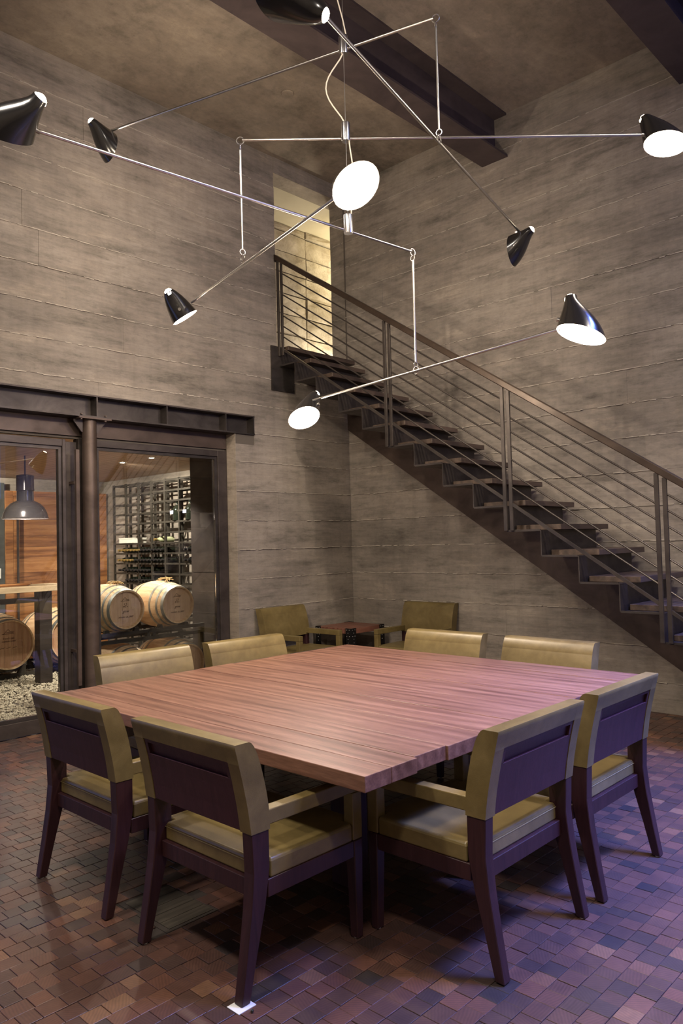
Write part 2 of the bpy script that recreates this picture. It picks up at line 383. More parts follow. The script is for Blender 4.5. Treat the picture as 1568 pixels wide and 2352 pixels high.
# ------------------------------------------------------------------ floor of end-grain blocks
fl = struct(obj('floor', MB().box(-9.0, 0.24, -9.0, 0.15, -0.12, -0.004), JOINT), 'end-grain wood block floor in mixed reddish brown tones', 'floor')
stuff = MB(); stuff_t = []; parts = []
y = -8.0; PW = 0.0775; row = 0
camg = Vector((-6.677, -6.18))
while y < 0.10:
    x = -8.2 - rnd.random()*0.09
    while x < 0.0:
        L = rnd.uniform(0.066, 0.094)
        cx, cy = x+L/2, y+PW/2
        rel = Vector((cx, cy))-camg
        dep = rel.dot(Vector((fwd.x, fwd.y)).normalized()); lat = rel.dot(Vector((rt0.x, rt0.y)))
        hatch = x < -4.69 and x+L > -4.915 and y < -3.14 and y+PW > -3.485
        if hatch: pass
        elif dep > 1.5 and abs(lat) < 0.47*dep+0.35:
            g = rnd.uniform(0.0006, 0.0016); zt = rnd.uniform(-0.0012, 0.0012); b0 = 0.0012
            x0, x1, y0, y1 = x+g, x+L-g, y+g, y+PW-g
            t = min(1, max(0, rnd.gauss(0.52, 0.22))); tone = (t, rnd.random(), rnd.random(), 1)
            vs = [(x0, y0, -0.02), (x1, y0, -0.02), (x1, y1, -0.02), (x0, y1, -0.02), (x0, y0, zt-b0), (x1, y0, zt-b0), (x1, y1, zt-b0), (x0, y1, zt-b0),
                  (x0+b0, y0+b0, zt), (x1-b0, y0+b0, zt), (x1-b0, y1-b0, zt), (x0+b0, y1-b0, zt)]
            fs = [(8, 9, 10, 11)]+[(i, (i+1) % 4, 4+(i+1) % 4, 4+i) for i in range(4)]+[(4+i, 4+(i+1) % 4, 8+(i+1) % 4, 8+i) for i in range(4)]
            parts.append((dep, vs, fs, tone, lat))
        x += L
    y += PW; row += 1
vis = sorted([p for p in parts if p[0] > 2.5 and abs(p[4]) < 0.45*p[0]+0.05], key=lambda p: p[0])
first = set(id(p) for p in vis[:298])
for p in parts:
    if id(p) in first:
        obj('wood_block', MB().add(p[1], p[2]), BLOCK, fl, tone=[p[3]]*9)
    else:
        stuff.add(p[1], p[2]); stuff_t += [p[3]]*9
HATCHW = wood('hatch_board', (0.030, 0.026, 0.020), (0.048, 0.040, 0.031), (0.066, 0.055, 0.043), 'x', 1.5, 0.5, 0.4)
hx = obj('access_hatch', MB().box(-4.935, -4.68, -3.50, -3.13, -0.003, -0.0015), JOINT, fl)
for k_ in range(5):
    obj('hatch_board', MB().box(-4.912, -4.693, -3.483+0.0684*k_, -3.483+0.0684*(k_+1)-0.002, -0.0014, 0.0012), HATCHW, hx)
sf = obj('wood_block_field', stuff, BLOCK, fl, tone=stuff_t); sf['kind'] = 'stuff'

# ------------------------------------------------------------------ board-formed concrete walls
ZL = [0.0, 0.263]+[0.569+0.3077*k for k in range(18)]
ZL = [z for z in ZL if z < CEIL-0.1]+[CEIL]
def free(z0, z1, a, b, ops):
    iv = [(z0, z1)]
    for (oa, ob, oz0, oz1) in ops:
        if oa < b-1e-4 and ob > a+1e-4:
            nv = []
            for p, q in iv:
                if oz1 <= p or oz0 >= q: nv.append((p, q)); continue
                if oz0 > p+0.01: nv.append((p, oz0))
                if oz1 < q-0.01: nv.append((oz1, q))
            iv = nv
    return iv
def board_wall(root, a0, a1, ops, place, seed):
    r = random.Random(seed); fin = MB()
    for i in range(len(ZL)-1):
        z0, z1 = ZL[i], ZL[i+1]
        cuts = [a0]; a = a0 + r.uniform(1.2, 3.0)
        while a < a1-0.8: cuts.append(a); a += r.uniform(2.2, 3.7)
        cuts.append(a1)
        for oa, ob, p, q in ops:
            if p < z1-0.01 and q > z0+0.01:
                for e in (oa, ob):
                    if a0 < e < a1: cuts.append(e)
        cuts = sorted(set(cuts))
        for c0, c1 in zip(cuts, cuts[1:]):
            for p, q in free(z0, z1, c0, c1, ops):
                d = r.uniform(-0.004, 0.003)
                g0 = 0.0009
                obj('concrete_panel', place(c0+0.0003, c1-0.0003, p+g0, q-g0, d), CONC, root)
        # thin ragged laitance fin along the joint
        zt = z1
        if zt > CEIL-0.05: continue
        a = a0
        while a < a1-0.05:
            st = r.uniform(0.02, 0.07)
            if not free(zt-0.005, zt+0.005, a, a+st, ops) or r.random() < 0.18: a += st; continue
            hh = r.uniform(0.0014, 0.0046); pr = r.uniform(0.004, 0.010); dz = r.uniform(-0.003, 0.003)
            m_ = place(a, a+st, zt-hh+dz, zt+hh+dz, pr)
            fin.add(m_.v, m_.f)
            a += st
    f = obj('joint_fin', fin, FIN, root); f['kind'] = 'stuff'

OPL = [(-9.2, -1.735, -1, 2.705), (-9.2, -1.48, 2.60, 2.908), (-1.13, 0.1, 3.70, 5.672)]
mb = MB(); mb.box(-9.0, -1.13, 0.012, 0.24, 2.908, CEIL); mb.box(-1.13, 0.0, 0.012, 0.24, 5.672, CEIL)
mb.box(-9.0, -1.735, 0.149, 0.24, 2.7045, 2.908); mb.box(-1.735, 0, 0.012, 0.24, 0, 2.705); mb.box(-1.48, 0, 0.012, 0.24, 2.705, 2.908); mb.box(-1.13, 0.0, 0.012, 0.24, 2.908, 3.60)
wl = struct(obj('wall_left', mb, CORE), 'board-formed concrete wall with the glazed cellar opening and stair doorway', 'wall')
board_wall(wl, -9.0, -0.004, OPL, lambda a, b, p, q, d: MB().box(a, b, -d, 0.011, p, q), 11)
# jamb linings (smoother, lighter concrete returns)
obj('jamb_lining', MB().box(-1.739, -1.7352, 0.0, 0.149, 0, 2.703), CONC_J, wl)
obj('jamb_lining', MB().box(-1.134, -1.1302, 0.0, 0.239, 3.72, 5.67), CONC_J, wl)
obj('head_lining', MB().box(-1.128, -0.002, 0.0, 0.239, 5.668, 5.6715), CONC_J, wl)

OPR = []
wr = struct(obj('wall_right', MB().box(0.012, 0.24, -9.0, 0.24, -0.1, CEIL), CORE), 'tall board-formed concrete wall behind the staircase', 'wall')
board_wall(wr, -9.0, 0.2385, OPR, lambda a, b, p, q, d: MB().box(-d, 0.011, a, b, p, q), 23)
obj('corner_groove', MB().box(-0.006, -0.0042, -0.012, 0.006, 3.72, 5.66), CORE, wr)

struct(obj('ceiling', MB().box(-9.0, 0.24, -6.1, 0.24, CEIL, CEIL+0.2).box(-9.0, 0.24, -9.0, -8.3, CEIL, CEIL+0.2).box(-9.0, -2.8, -8.3, -6.1, CEIL, CEIL+0.2).box(-0.3, 0.24, -8.3, -6.1, CEIL, CEIL+0.2), CONC_C), 'flat cast concrete ceiling with swirling trowel marks', 'ceiling')
# walls on the camera side (never in frame): plain concrete, back wall glazed
mb = MB().box(-9.24, -9.0, -9.24, 0.24, 0, CEIL)
struct(obj('wall_camera_side', mb, CONC_J), 'plain concrete wall on the camera side of the room', 'wall')
mb = MB().box(-9.0, -2.9, -9.24, -9.0, 0, CEIL).box(-0.2, 0.24, -9.24, -9.0, 0, CEIL).box(-2.9, -0.2, -9.24, -9.0, 0, 2.6).box(-2.9, -0.2, -9.24, -9.0, 4.8, CEIL)
struct(obj('wall_back', mb, CONC_J), 'concrete wall behind the camera with a high dusk-lit window', 'wall')

# ceiling beams
def ibeam(y0, y1, zb, label):
    yc = (y0+y1)/2
    t = thing('ceiling_beam', label, 'beam', (-4.5, yc, zb))
    obj('bottom_flange', MB().box(-9.0, -0.002, y0, y1, zb, zb+0.02), BEAM, t)
    obj('top_flange', MB().box(-9.0, -0.002, y0, y1, CEIL-0.022, CEIL-0.001), BEAM, t)
    obj('web', MB().box(-9.0, -0.002, yc-0.008, yc+0.008, zb+0.02, CEIL-0.022), BEAM, t)
    return t
ibeam(-2.285, -1.985, 5.395, 'dark steel I-beam crossing the ceiling above the hanging lamp')
ibeam(-4.27, -3.97, 5.395, 'dark steel I-beam at the upper right corner of the ceiling')
o = obj('ceiling_outlet_cover', MB().lathe([(0.001, 0), (0.055, 0), (0.06, 0.006), (0.06, 0.012)], (-1.82, -1.0, CEIL-0.013), n=24), CONC_C, None, True)
tag(o, 'small round blank cover plate on the concrete ceiling', 'cover')

# ------------------------------------------------------------------ lintel beam, column, glazing
t = thing('lintel_beam', 'long steel channel lintel with stiffener plates above the cellar glazing', 'beam', (-4.5, 0.05, 2.705))
obj('top_flange', MB().box(-9.0, -1.482, -0.012, 0.10, 2.893, 2.9065), STEEL_D, t)
obj('bottom_flange', MB().box(-9.0, -1.482, -0.012, 0.149, 2.705, 2.719), STEEL, t)
obj('web', MB().box(-9.0, -1.482, 0.10, 0.112, 2.7195, 2.8925), STEEL, t)
for x in (-3.294, -2.565, -1.859, -1.492, -4.6):
    obj('stiffener', MB().box(x-0.006, x+0.006, -0.008, 0.10, 2.719, 2.893), STEEL, t)
t = thing('pipe_column', 'round brown steel pipe column with cap plate between the glazed door and window', 'column', (-3.335, 0.065, 0))
obj('shaft', MB().lathe([(0.0635, 0), (0.0635, 2.688)], (-3.335, 0.065, 0), n=32), STEEL_B, t, True)
obj('cap_plate', MB().box(-3.475, -3.165, -0.03, 0.145, 2.689, 2.7035), STEEL_B, t)
for sx in (-1, 1):
    xa, xb = -3.335+sx*0.066, -3.335+sx*0.15
    obj('gusset', MB().prism([(xa, 2.688), (xb, 2.688), (xb, 2.672), (xa+sx*0.012, 2.58), (xa, 2.58)], 'y', 0.055, 0.069), STEEL_D, t)
    obj('bolt', MB().lathe([(0.001, -0.012), (0.012, -0.012), (0.012, 0)], (-3.335+sx*0.115, -0.012, 2.688), n=6), STEEL_B, t)
    obj('bolt', MB().lathe([(0.012, 0), (0.012, 0.012), (0.001, 0.012)], (-3.335+sx*0.115, -0.018, 2.7195), n=6), STEEL_B, t)

GY = 0.19
# fixed window
wn = thing('window_1', 'fixed steel-framed glass pane right of the pipe column showing barrels', 'window', (-2.5, GY, 0)); wn['kind'] = 'structure'
def frame_parts(root, x0, x1, ztop, zbot, wl_, wr_, top, bot, right_step=True):
    mk = lambda *a: obj('frame_bar', MB().box(*a), STEEL_D, root, bevel=0.002, seg=1)
    mk(x0, x0+wl_, 0.15, 0.24, zbot, ztop); mk(x1-wr_, x1, 0.15, 0.24, zbot, ztop)
    mk(x0+wl_+0.0005, x1-wr_-0.0005, 0.15, 0.24, ztop-top, ztop); mk(x0+wl_+0.0005, x1-wr_-0.0005, 0.15, 0.24, zbot, zbot+bot)
    g = 0.028   # glazing bead, slightly set back
    a, b, c, d = x0+wl_+0.001, x1-wr_-0.001, zbot+bot+0.001, ztop-top-0.001
    for q in ((a, a+g, c, d), (b-g, b, c, d), (a+g, b-g, d-g, d), (a+g, b-g, c, c+g)):
        obj('glazing_bead', MB().box(q[0], q[1], 0.168, 0.215, q[2], q[3]), STEEL, root)
    obj('pane', MB().box(a+g+0.001, b-g-0.001, GY-0.003, GY+0.003, c+g+0.001, d-g-0.001), GLASS, root)
frame_parts(wn, -3.268, -1.742, 2.53, 0.002, 0.05, 0.112, 0.06, 0.13)
obj('lintel_panel', MB().box(-9.0, -1.742, 0.15, 0.22, 2.553, 2.703), STEEL_B, wn)
obj('shadow_gap', MB().box(-9.0, -1.742, 0.175, 0.22, 2.531, 2.552), CORE, wn)
obj('mullion_post', MB().box(-3.398, -3.27, 0.14, 0.24, 0.002, 2.53), STEEL_D, wn, bevel=0.002, seg=1)
# glass door
dr = thing('door_1', 'steel-framed glass door left of the pipe column showing the tasting table', 'door', (-4.4, GY, 0)); dr['kind'] = 'structure'
frame_parts(dr, -5.6, -3.515, 2.515, 0.002, 0.06, 0.03, 0.062, 0.12)
obj('lock_stile', MB().box(-3.514, -3.40, 0.176, 0.235, 0.004, 2.50), STEEL_D, dr, bevel=0.002, seg=1)
h = obj('pull_handle', MB().box(-3.468, -3.434, 0.055, 0.082, 0.36, 2.42), STEEL_B, dr, bevel=0.002, seg=1)
for z in (0.66, 2.13): obj('handle_bracket', MB().box(-3.476, -3.452, 0.082, 0.176, z-0.012, z+0.012), STEEL_B, h)

# ------------------------------------------------------------------ cellar beyond the glass
struct(obj('floor_cellar', MB().box(-6.0, 0.0, 0.24, 4.9, -0.12, -0.035), CORE), 'earth base beneath the cellar gravel', 'floor')
mb = MB(); r = random.Random(5); PB = []
for i in range(8):
    q = random.Random(i); vs = []
    for k in range(6):
        d = [(1, 0, 0), (-1, 0, 0), (0, 1, 0), (0, -1, 0), (0, 0, 1), (0, 0, -1)][k]
        s_ = q.uniform(0.7, 1.2); vs.append(Vector(d)*s_+Vector((q.uniform(-.3, .3), q.uniform(-.3, .3), q.uniform(-.15, .15))))
    PB.append(vs)
OF = [(0, 2, 4), (2, 1, 4), (1, 3, 4), (3, 0, 4), (2, 0, 5), (1, 2, 5), (3, 1, 5), (0, 3, 5)]
for i in range(15000):
    px, py = r.uniform(-4.6, -1.5), 0.26+(r.random()**1.3)*3.4
    s_ = r.uniform(0.010, 0.024); a = r.uniform(0, 6.28); z = r.uniform(-0.018, 0.0)
    vs = [(px+s_*(v.x*math.cos(a)-v.y*math.sin(a)), py+s_*(v.x*math.sin(a)+v.y*math.cos(a)), z+s_*0.7*v.z) for v in PB[i % 8]]
    mb.add(vs, OF)
g = obj('gravel', mb, GRAVEL); g['kind'] = 'stuff'; tag(g, 'loose pale gravel covering the cellar floor behind the glass', 'gravel')
struct(obj('ceiling_cellar', MB().box(-6.0, 0.0, 0.241, 4.9, 2.58, 2.68), SOFF), 'wood-lined soffit of the wine cellar', 'ceiling')
mb = MB().box(-6.0, 0.0, 4.7, 4.9, -0.1, 2.58)
struct(obj('wall_cellar_back', mb, CONC_J), 'pale concrete back wall of the cellar', 'wall')
struct(obj('wall_cellar_right', MB().box(-0.62, -0.4, 0.241, 4.7, -0.1, 2.579), CONC_J), 'pale concrete wall behind the wine rack', 'wall')
struct(obj('wall_cellar_left', MB().box(-6.0, -5.8, 0.241, 4.7, -0.1, 2.579), CONC_J), 'concrete wall at the hidden left end of the cellar', 'wall')
t = thing('steel_partition', 'tall grey steel clad partition just inside the cellar, right of the barrels', 'partition', (-1.44, 0.75, 0))
obj('upper_sheet', MB().box(-1.47, -1.45, 0.26, 1.19, 1.245, 2.575), STEEL_D, t)
obj('lower_sheet', MB().box(-1.47, -1.45, 0.26, 1.19, -0.03, 1.238), STEEL_D, t)
obj('edge_post', MB().box(-1.45, -1.41, 0.26, 1.20, -0.03, 2.575), STEEL_D, t)

# cellar lights: two recessed downlights and two added fill spots
for i, (x, y) in enumerate(((-1.854, 2.031), (-1.837, 1.419))):
    t = thing('recessed_downlight', ('small recessed downlight in the cellar soffit, the farther left one', 'small recessed downlight in the cellar soffit, the nearer right one')[i], 'light', (x, y, 2.575), 'cellar downlights')
    obj('trim_ring', MB().lathe([(0.030, 0), (0.045, -0.004), (0.047, 0.004)], (x, y, 2.575), n=20), NICKEL, t, True)
    obj('bulb', MB().lathe([(0.001, -0.004), (0.029, -0.002), (0.029, 0.003)], (x, y, 2.575), n=16), BULB_S, t, True)
    light('SPOT', 'cellar_spot', (x, y, 2.56), (460, 460)[i], NEUT, aim=((-0.7, 2.75, 0.9), (-2.15, 1.2, 0.7))[i], spot_size=math.radians((120, 95)[i]), spot_blend=0.5, shadow_soft_size=0.03)
light('SPOT', 'cellar_spot', (-3.3, 3.6, 2.55), 260, NEUT, aim=(-2.0, 4.7, 1.2), spot_size=math.radians(120), spot_blend=0.6, shadow_soft_size=0.05)  # added fill toward the cabinet wall, no fixture here
light('SPOT', 'cellar_spot', (-3.6, 1.2, 2.55), 130, NEUT, aim=(-3.5, 1.4, 0), spot_size=math.radians(140), spot_blend=0.6, shadow_soft_size=0.05)  # added fill over the gravel, no fixture here

# wine rack along the cellar's right wall
RX = -1.0
rk = thing('wine_rack', 'dark steel wine rack of many shelves along the cellar wall', 'rack', (RX, 2.6, 0))
ys = [1.45+0.0, 1.774, 2.10, 2.426, 2.752, 3.078, 3.404, 3.73]
SH = [2.43-0.138*k for k in range(0, 18)]
for y in ys:
    obj('front_post', MB().box(RX-0.014, RX+0.014, y-0.014, y+0.014, -0.03, 2.445), RACKM, rk)
    obj('rear_post', MB().box(RX+0.25, RX+0.278, y-0.014, y+0.014, -0.03, 2.445), RACKM, rk)
for z in SH:
    if z < 0.05: continue
    obj('shelf_rail', MB().box(RX-0.012, RX+0.004, 1.45, 3.74, z-0.018, z+0.006), RACKM, rk)
    obj('shelf_rail', MB().box(RX+0.235, RX+0.25, 1.45, 3.74, z-0.010, z+0.006), RACKM, rk)
    for y in ys: obj('shelf_bearer', MB().box(RX+0.004, RX+0.235, y-0.008, y+0.008, z-0.012, z+0.003), RACKM, rk)
for z in SH[1:4]:
    for a_, b_ in ((1.78, 2.092), (2.108, 2.418)): obj('shelf_board', MB().box(RX+0.005, RX+0.234, a_+0.006, b_-0.006, z+0.0035, z+0.0058), RACKM, rk)
def shelf_z(zw):
    return min(SH, key=lambda s_: abs(s_-zw))+0.006

def bottle_mb(x, y, z, ln=0.30, r_=0.038):
    # lying along x, neck toward -x, resting on z
    mb = MB(); c = (x, y, z+r_)
    mb.lathe([(0.001, 0.0), (r_, 0.004), (r_, -0.185), (r_*0.72, -0.215), (0.0145, -0.235), (0.0145, -0.25)], (x+ln/2, y, z+r_), 'x', 12, 0)
    mb.lathe([(0.0155, -0.25), (0.0165, -0.294), (0.001, -0.296)], (x+ln/2, y, z+r_), 'x', 10, 1)
    return mb
def bottle(y, z, foil, label, group):
    o = obj('wine_bottle', bottle_mb(RX+0.09, y, z), [BOTTLE, foil], None, True); tag(o, label, 'bottle', group); return o
z0 = shelf_z(1.46); z1 = shelf_z(1.325); z2 = shelf_z(1.187); z3 = shelf_z(1.05)
base = {}
def row(z, y0, n, foil, label, group, pitch=0.082):
    o0 = None
    for k in range(n):
        yy = y0+k*pitch
        if any(abs(yy-p) < 0.05 for p in ()): continue
        if o0 is None: o0 = bottle(yy, z, foil, label, group); y_first = yy
        else:
            c = o0.copy(); COL.objects.link(c); c.location = (0, yy-y_first, 0)
row(z0, 2.47, 7, FOILB, 'dark capped wine bottle lying in the highest long row of the rack', 'dark bottles in the highest rack row')
row(z0, 3.05, 7, FOILG, 'gold capped wine bottle lying in the highest long row of the rack', 'gold bottles in the highest rack row')
row(z1, 2.47, 9, FOILB, 'dark capped wine bottle lying in the second rack row', 'dark bottles in the second rack row')
row(z1, 3.22, 5, FOILG, 'gold capped wine bottle lying in the second rack row', 'gold bottles in the second rack row')
row(z0, 1.86, 2, FOILB, 'dark wine bottle in the right rack bay, upper of two pairs', 'upper pair in the right rack bay')
row(z1, 1.86, 2, FOILB, 'dark wine bottle in the right rack bay, lower of two pairs', 'lower pair in the right rack bay')
row(z2, 2.80, 10, FOILB, 'dark wine bottle lying in the third rack row above the barrels', 'bottles in the third rack row')
row(z3, 2.70, 9, FOILB, 'dark wine bottle lying in the fourth rack row just above the barrels', 'bottles in the fourth rack row')
# large standing bottles with hang tags
zb = shelf_z(1.88)
for i, (y, lab) in enumerate(((2.19, 'large dark standing bottle with blue-white tag, left one on the rack'), (1.90, 'large dark standing bottle with blue-white tag, right one on the rack'))):
    t = thing('large_bottle', lab, 'bottle', (RX+0.03, y, zb), 'large standing bottles')
    obj('bottle_body', MB().lathe([(0.001, 0.0), (0.066, 0.002), (0.068, 0.13), (0.058, 0.165), (0.022, 0.20), (0.018, 0.225), (0.024, 0.23), (0.024, 0.245), (0.001, 0.246)], (RX+0.03, y, zb), n=20), BOTTLE, t, True)
    obj('neck_label', MB().box(RX-0.045, RX-0.0435, y-0.012, y+0.06, zb+0.085, zb+0.128), TAG, t)
    obj('collar', MB().torus((RX+0.03, y, zb+0.205), (1, 0, 0), (0, 1, 0), 0.027, 0.007), NICKEL, t, True)
o = obj('white_bottle', bottle_mb(RX+0.09, 2.62, shelf_z(1.60)), [simple('pale_green_glass', (0.42, 0.44, 0.25), 0.15), FOILG], None, True); tag(o, 'pale greenish bottle lying alone on a middle shelf of the rack', 'bottle')
t = thing('card_carton', 'small cream carton on a middle shelf at the far end of the rack', 'box', (RX+0.05, 3.35, shelf_z(1.60)))
obj('carton_body', MB().box(RX-0.03, RX+0.19, 3.20, 3.55, shelf_z(1.60), shelf_z(1.60)+0.06), CARD, t)
obj('carton_lid', MB().box(RX-0.035, RX+0.195, 3.195, 3.555, shelf_z(1.60)+0.0605, shelf_z(1.60)+0.072), CARD, t)

# barrels -----------------------------------------------------------
def text_part(txt, loc, size, parent, name='head_print', shear=0.0):
    cu = bpy.data.curves.new(name, 'FONT'); cu.body = txt; cu.size = size; cu.align_x = 'CENTER'; cu.extrude = 0.0006; cu.shear = shear
    o = bpy.data.objects.new(name, cu); COL.objects.link(o)
    dg = bpy.context.evaluated_depsgraph_get(); me = bpy.data.meshes.new_from_object(o.evaluated_get(dg)); me.name = name
    bpy.data.objects.remove(o); o = bpy.data.objects.new(name, me); COL.objects.link(o)
    me.materials.clear(); me.materials.append(INK)
    o.parent = parent; o.location = Vector(loc)-pwl(parent); o.rotation_euler = (PI/2, 0, 0)
    return o
def barrel(x, y, z, rh, rb, L, head_mat, hoop_mat, label, group, marks=0):
    t = thing('barrel', label, 'barrel', (x, y, z-rb), group)
    n = 40; prof = []
    for k in range(13):
        u = k/12; prof.append((rh+(rb-rh)*math.sin(PI*u)**0.9, u*L))
    mb = MB().lathe(prof, (x, y, z), 'y', n)
    mb.lathe([(rh, 0), (rh-0.014, 0.0), (rh-0.020, 0.032)], (x, y, z), 'y', n)
    mb.lathe([(rh, L), (rh-0.014, L), (rh-0.020, L-0.032)], (x, y, z), 'y', n)
    obj('staves', mb, OAK, t, True)
    def rad(u): return rh+(rb-rh)*math.sin(PI*u)**0.9
    for u0, u1 in ((0.0, 0.05), (0.115, 0.15), (0.255, 0.295), (0.705, 0.745), (0.85, 0.885), (0.95, 1.0)):
        e = 0.0022
        mb = MB().lathe([(rad(u0)+0.0003, u0*L), (rad(u0)+e, u0*L), (rad((u0+u1)/2)+e, (u0+u1)/2*L), (rad(u1)+e, u1*L), (rad(u1)+0.0003, u1*L)], (x, y, z), 'y', n)
        obj('hoop', mb, hoop_mat, t, True)
    # head made of boards
    R = rh-0.021; k = 5; xs = [-R+2*R*i/k for i in range(k+1)]
    hp = None
    for i in range(k):
        a, b = xs[i]+0.0006, xs[i+1]-0.0006; pts = []
        for j in range(9): q = a+(b-a)*j/8; pts.append((x+q, z+math.sqrt(max(R*R-q*q, 0.0))))
        for j in range(9): q = b-(b-a)*j/8; pts.append((x+q, z-math.sqrt(max(R*R-q*q, 0.0))))
        if i in (0, k-1):
            pts = [p for n_, p in enumerate(pts) if n_ == 0 or (abs(p[0]-pts[n_-1][0])+abs(p[1]-pts[n_-1][1])) > 1e-5]
        hb = obj('head_board', MB().prism(pts, 'y', y+0.030+0.0006*(i % 2), y+0.045), head_mat, t)
        if i == 2: hp = hb
    s_ = rh/0.2
    if marks:
        yy = y+0.0285
        mk = MB()
        for (p, q) in (((-0.045, 0.085), (-0.005, 0.125)), ((-0.005, 0.125), (0.012, 0.105)), ((0.012, 0.105), (0.045, 0.10)), ((-0.055, 0.088), (0.045, 0.088)), ((-0.02, 0.10), (0.04, 0.095))):
            mk.tube([(x+p[0]*s_, yy, z+p[1]*s_), (x+q[0]*s_, yy, z+q[1]*s_)], 0.0016*s_, 5)
        obj('head_emblem', mk, INK, hp)
        if marks == 1:
            text_part('C3', (x, yy, z+0.045*s_), 0.030*s_, hp); text_part('MT+', (x, yy, z+0.018*s_), 0.030*s_, hp)
            text_part('gnw', (x, yy, z-0.032*s_), 0.042*s_, hp, shear=0.5); text_part('october 20, 2007', (x, yy, z-0.085*s_), 0.024*s_, hp, shear=0.4)
        else:
            text_part('french oak', (x, yy, z+0.045*s_), 0.022*s_, hp); text_part('medium toast', (x, yy, z+0.022*s_), 0.020*s_, hp)
            mk = MB()
            for i in range(3): mk.tube([(x-0.07*s_+0.05*i*s_, yy, z-0.03*s_), (x-0.035*s_+0.05*i*s_, yy, z-0.02*s_)], 0.0015*s_, 5)
            obj('head_scrawl', mk, INK, hp)
    obj('bung', MB().lathe([(0.018, -0.004), (0.016, 0.01), (0.001, 0.011)], (x, y+L/2, z+rb), n=14), OAK, t, True)
    return t
B1 = barrel(-2.56, 0.78, 0.915, 0.198, 0.255, 0.72, OAKH, HOOP, 'new pale oak barrel, upper left in the steel cradle', 'barrels in the steel cradle', 1)
B2 = barrel(-1.935, 0.78, 0.915, 0.198, 0.255, 0.72, OAKH, HOOP, 'new pale oak barrel, upper right in the steel cradle', 'barrels in the steel cradle', 1)
B3 = barrel(-2.49, 0.72, 0.285, 0.205, 0.262, 0.72, OAKH, HOOP, 'pale oak barrel, lower left behind the chair back', 'barrels in the steel cradle', 1)
B4 = barrel(-1.86, 0.72, 0.285, 0.205, 0.262, 0.72, OAKH, HOOP, 'pale oak barrel, lower right, half hidden by the chair back', 'barrels in the steel cradle', 1)
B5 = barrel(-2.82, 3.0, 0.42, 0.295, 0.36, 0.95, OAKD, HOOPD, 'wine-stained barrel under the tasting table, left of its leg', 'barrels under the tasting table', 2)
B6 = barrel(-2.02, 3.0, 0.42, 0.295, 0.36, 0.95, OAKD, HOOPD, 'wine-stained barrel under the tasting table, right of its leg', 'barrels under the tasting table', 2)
t = thing('barrel_cradle', 'dark steel two-tier cradle holding the four small pale barrels', 'rack', (-2.2, 1.1, 0))
for yy in (0.90, 1.33):
    for zz in (0.585, 0.66):
        obj('cross_bar', MB().box(-2.95, -1.53, yy-0.02, yy+0.02, zz-0.018, zz+0.018), RACKM, t)
    for xx in (-2.93, -2.25, -2.18, -1.55):
        obj('upright', MB().box(xx-0.018, xx+0.018, yy-0.0195, yy+0.0195, 0.604, 0.641), RACKM, t)
    for xx in (-2.93, -1.55): obj('leg', MB().box(xx-0.018, xx+0.018, yy-0.0195, yy+0.0195, -0.02, 0.566), RACKM, t)
    for xx in (-2.73, -2.39, -2.10, -1.77):
        obj('chock', MB().prism([(xx-0.03, 0.679), (xx+0.03, 0.679), (xx+0.02, 0.712), (xx-0.02, 0.712)], 'y', yy-0.018, yy+0.018), RACKM, t)
    obj('floor_bar', MB().box(-2.95, -1.53, yy-0.02, yy+0.02, -0.015, 0.018), RACKM, t)
t = thing('barrel_stand', 'low black steel stand under the large wine-stained barrels', 'rack', (-2.4, 3.4, 0))
for yy in (3.2, 3.75):
    obj('cross_bar', MB().box(-3.4, -1.55, yy-0.025, yy+0.025, -0.01, 0.045), RACKM, t)
    for bx in (-2.82, -2.02):
        for sx in (-1, 1):
            xx = bx+sx*0.22; obj('chock', MB().prism([(xx-0.05, 0.046), (xx+0.05, 0.046), (xx+sx*0.05, 0.14), (xx+sx*0.02, 0.14)], 'y', yy-0.022, yy+0.022), RACKM, t)
for bx, lab in ((-2.56, 'tangle of straw on top of the upper left cradle barrel'), (-1.935, 'tangle of straw on top of the upper right cradle barrel')):
    q = random.Random(int(-bx*100)); mb = MB()
    for i in range(16):
        a = q.uniform(0, 6.28); ln = q.uniform(0.04, 0.09); c = Vector((bx+q.uniform(-.03, .03), 1.02+q.uniform(-.04, .04), 1.175+q.uniform(0, 0.02)))
        d = Vector((math.cos(a), math.sin(a), q.uniform(-.1, .3)))*ln
        mb.tube([c-d, c+Vector((0, 0, 0.01)), c+d], 0.003, 4)
    s_ = obj('straw_tangle', mb, STRAW); tag(s_, lab, 'straw', 'straw on the barrels')

# tasting table, board and pendant
t = thing('tasting_table', 'high tasting table with thick pale slab top in the cellar', 'table', (-3.3, 2.55, 0))
obj('slab_top', MB().box(-4.6, -2.30, 2.40, 3.0, 1.065, 1.13), SLAB, t, bevel=0.004)
obj('leg', MB().box(-2.70, -2.55, 2.46, 2.60, -0.02, 1.064), STEEL_D, t, bevel=0.003)
obj('leg', MB().box(-4.4, -4.25, 2.46, 2.60, -0.02, 1.064), STEEL_D, t, bevel=0.003)
obj('under_rail', MB().box(-4.249, -2.701, 2.50, 2.54, 0.94, 1.0), STEEL_D, t)
o = obj('serving_board', MB().rings([[(-3.1+sx*(0.36-e), 2.66+sy*(0.10-e*0.6), zz) for sx, sy in ((-1, -1), (1, -0.6), (1.12, 0), (1, 0.6), (-1, 1), (-1.1, 0))] for e, zz in ((0.04, 1.131), (0.0, 1.15), (0.0, 1.162))]), CABW, None, bevel=0.003)
tag(o, 'long flat wooden serving board lying on the tasting table', 'board')
PX, PY = -3.06, 2.0
t = thing('dome_pendant', 'grey metal dome pendant lamp hanging over the tasting table', 'lamp', (PX, PY, 1.88))
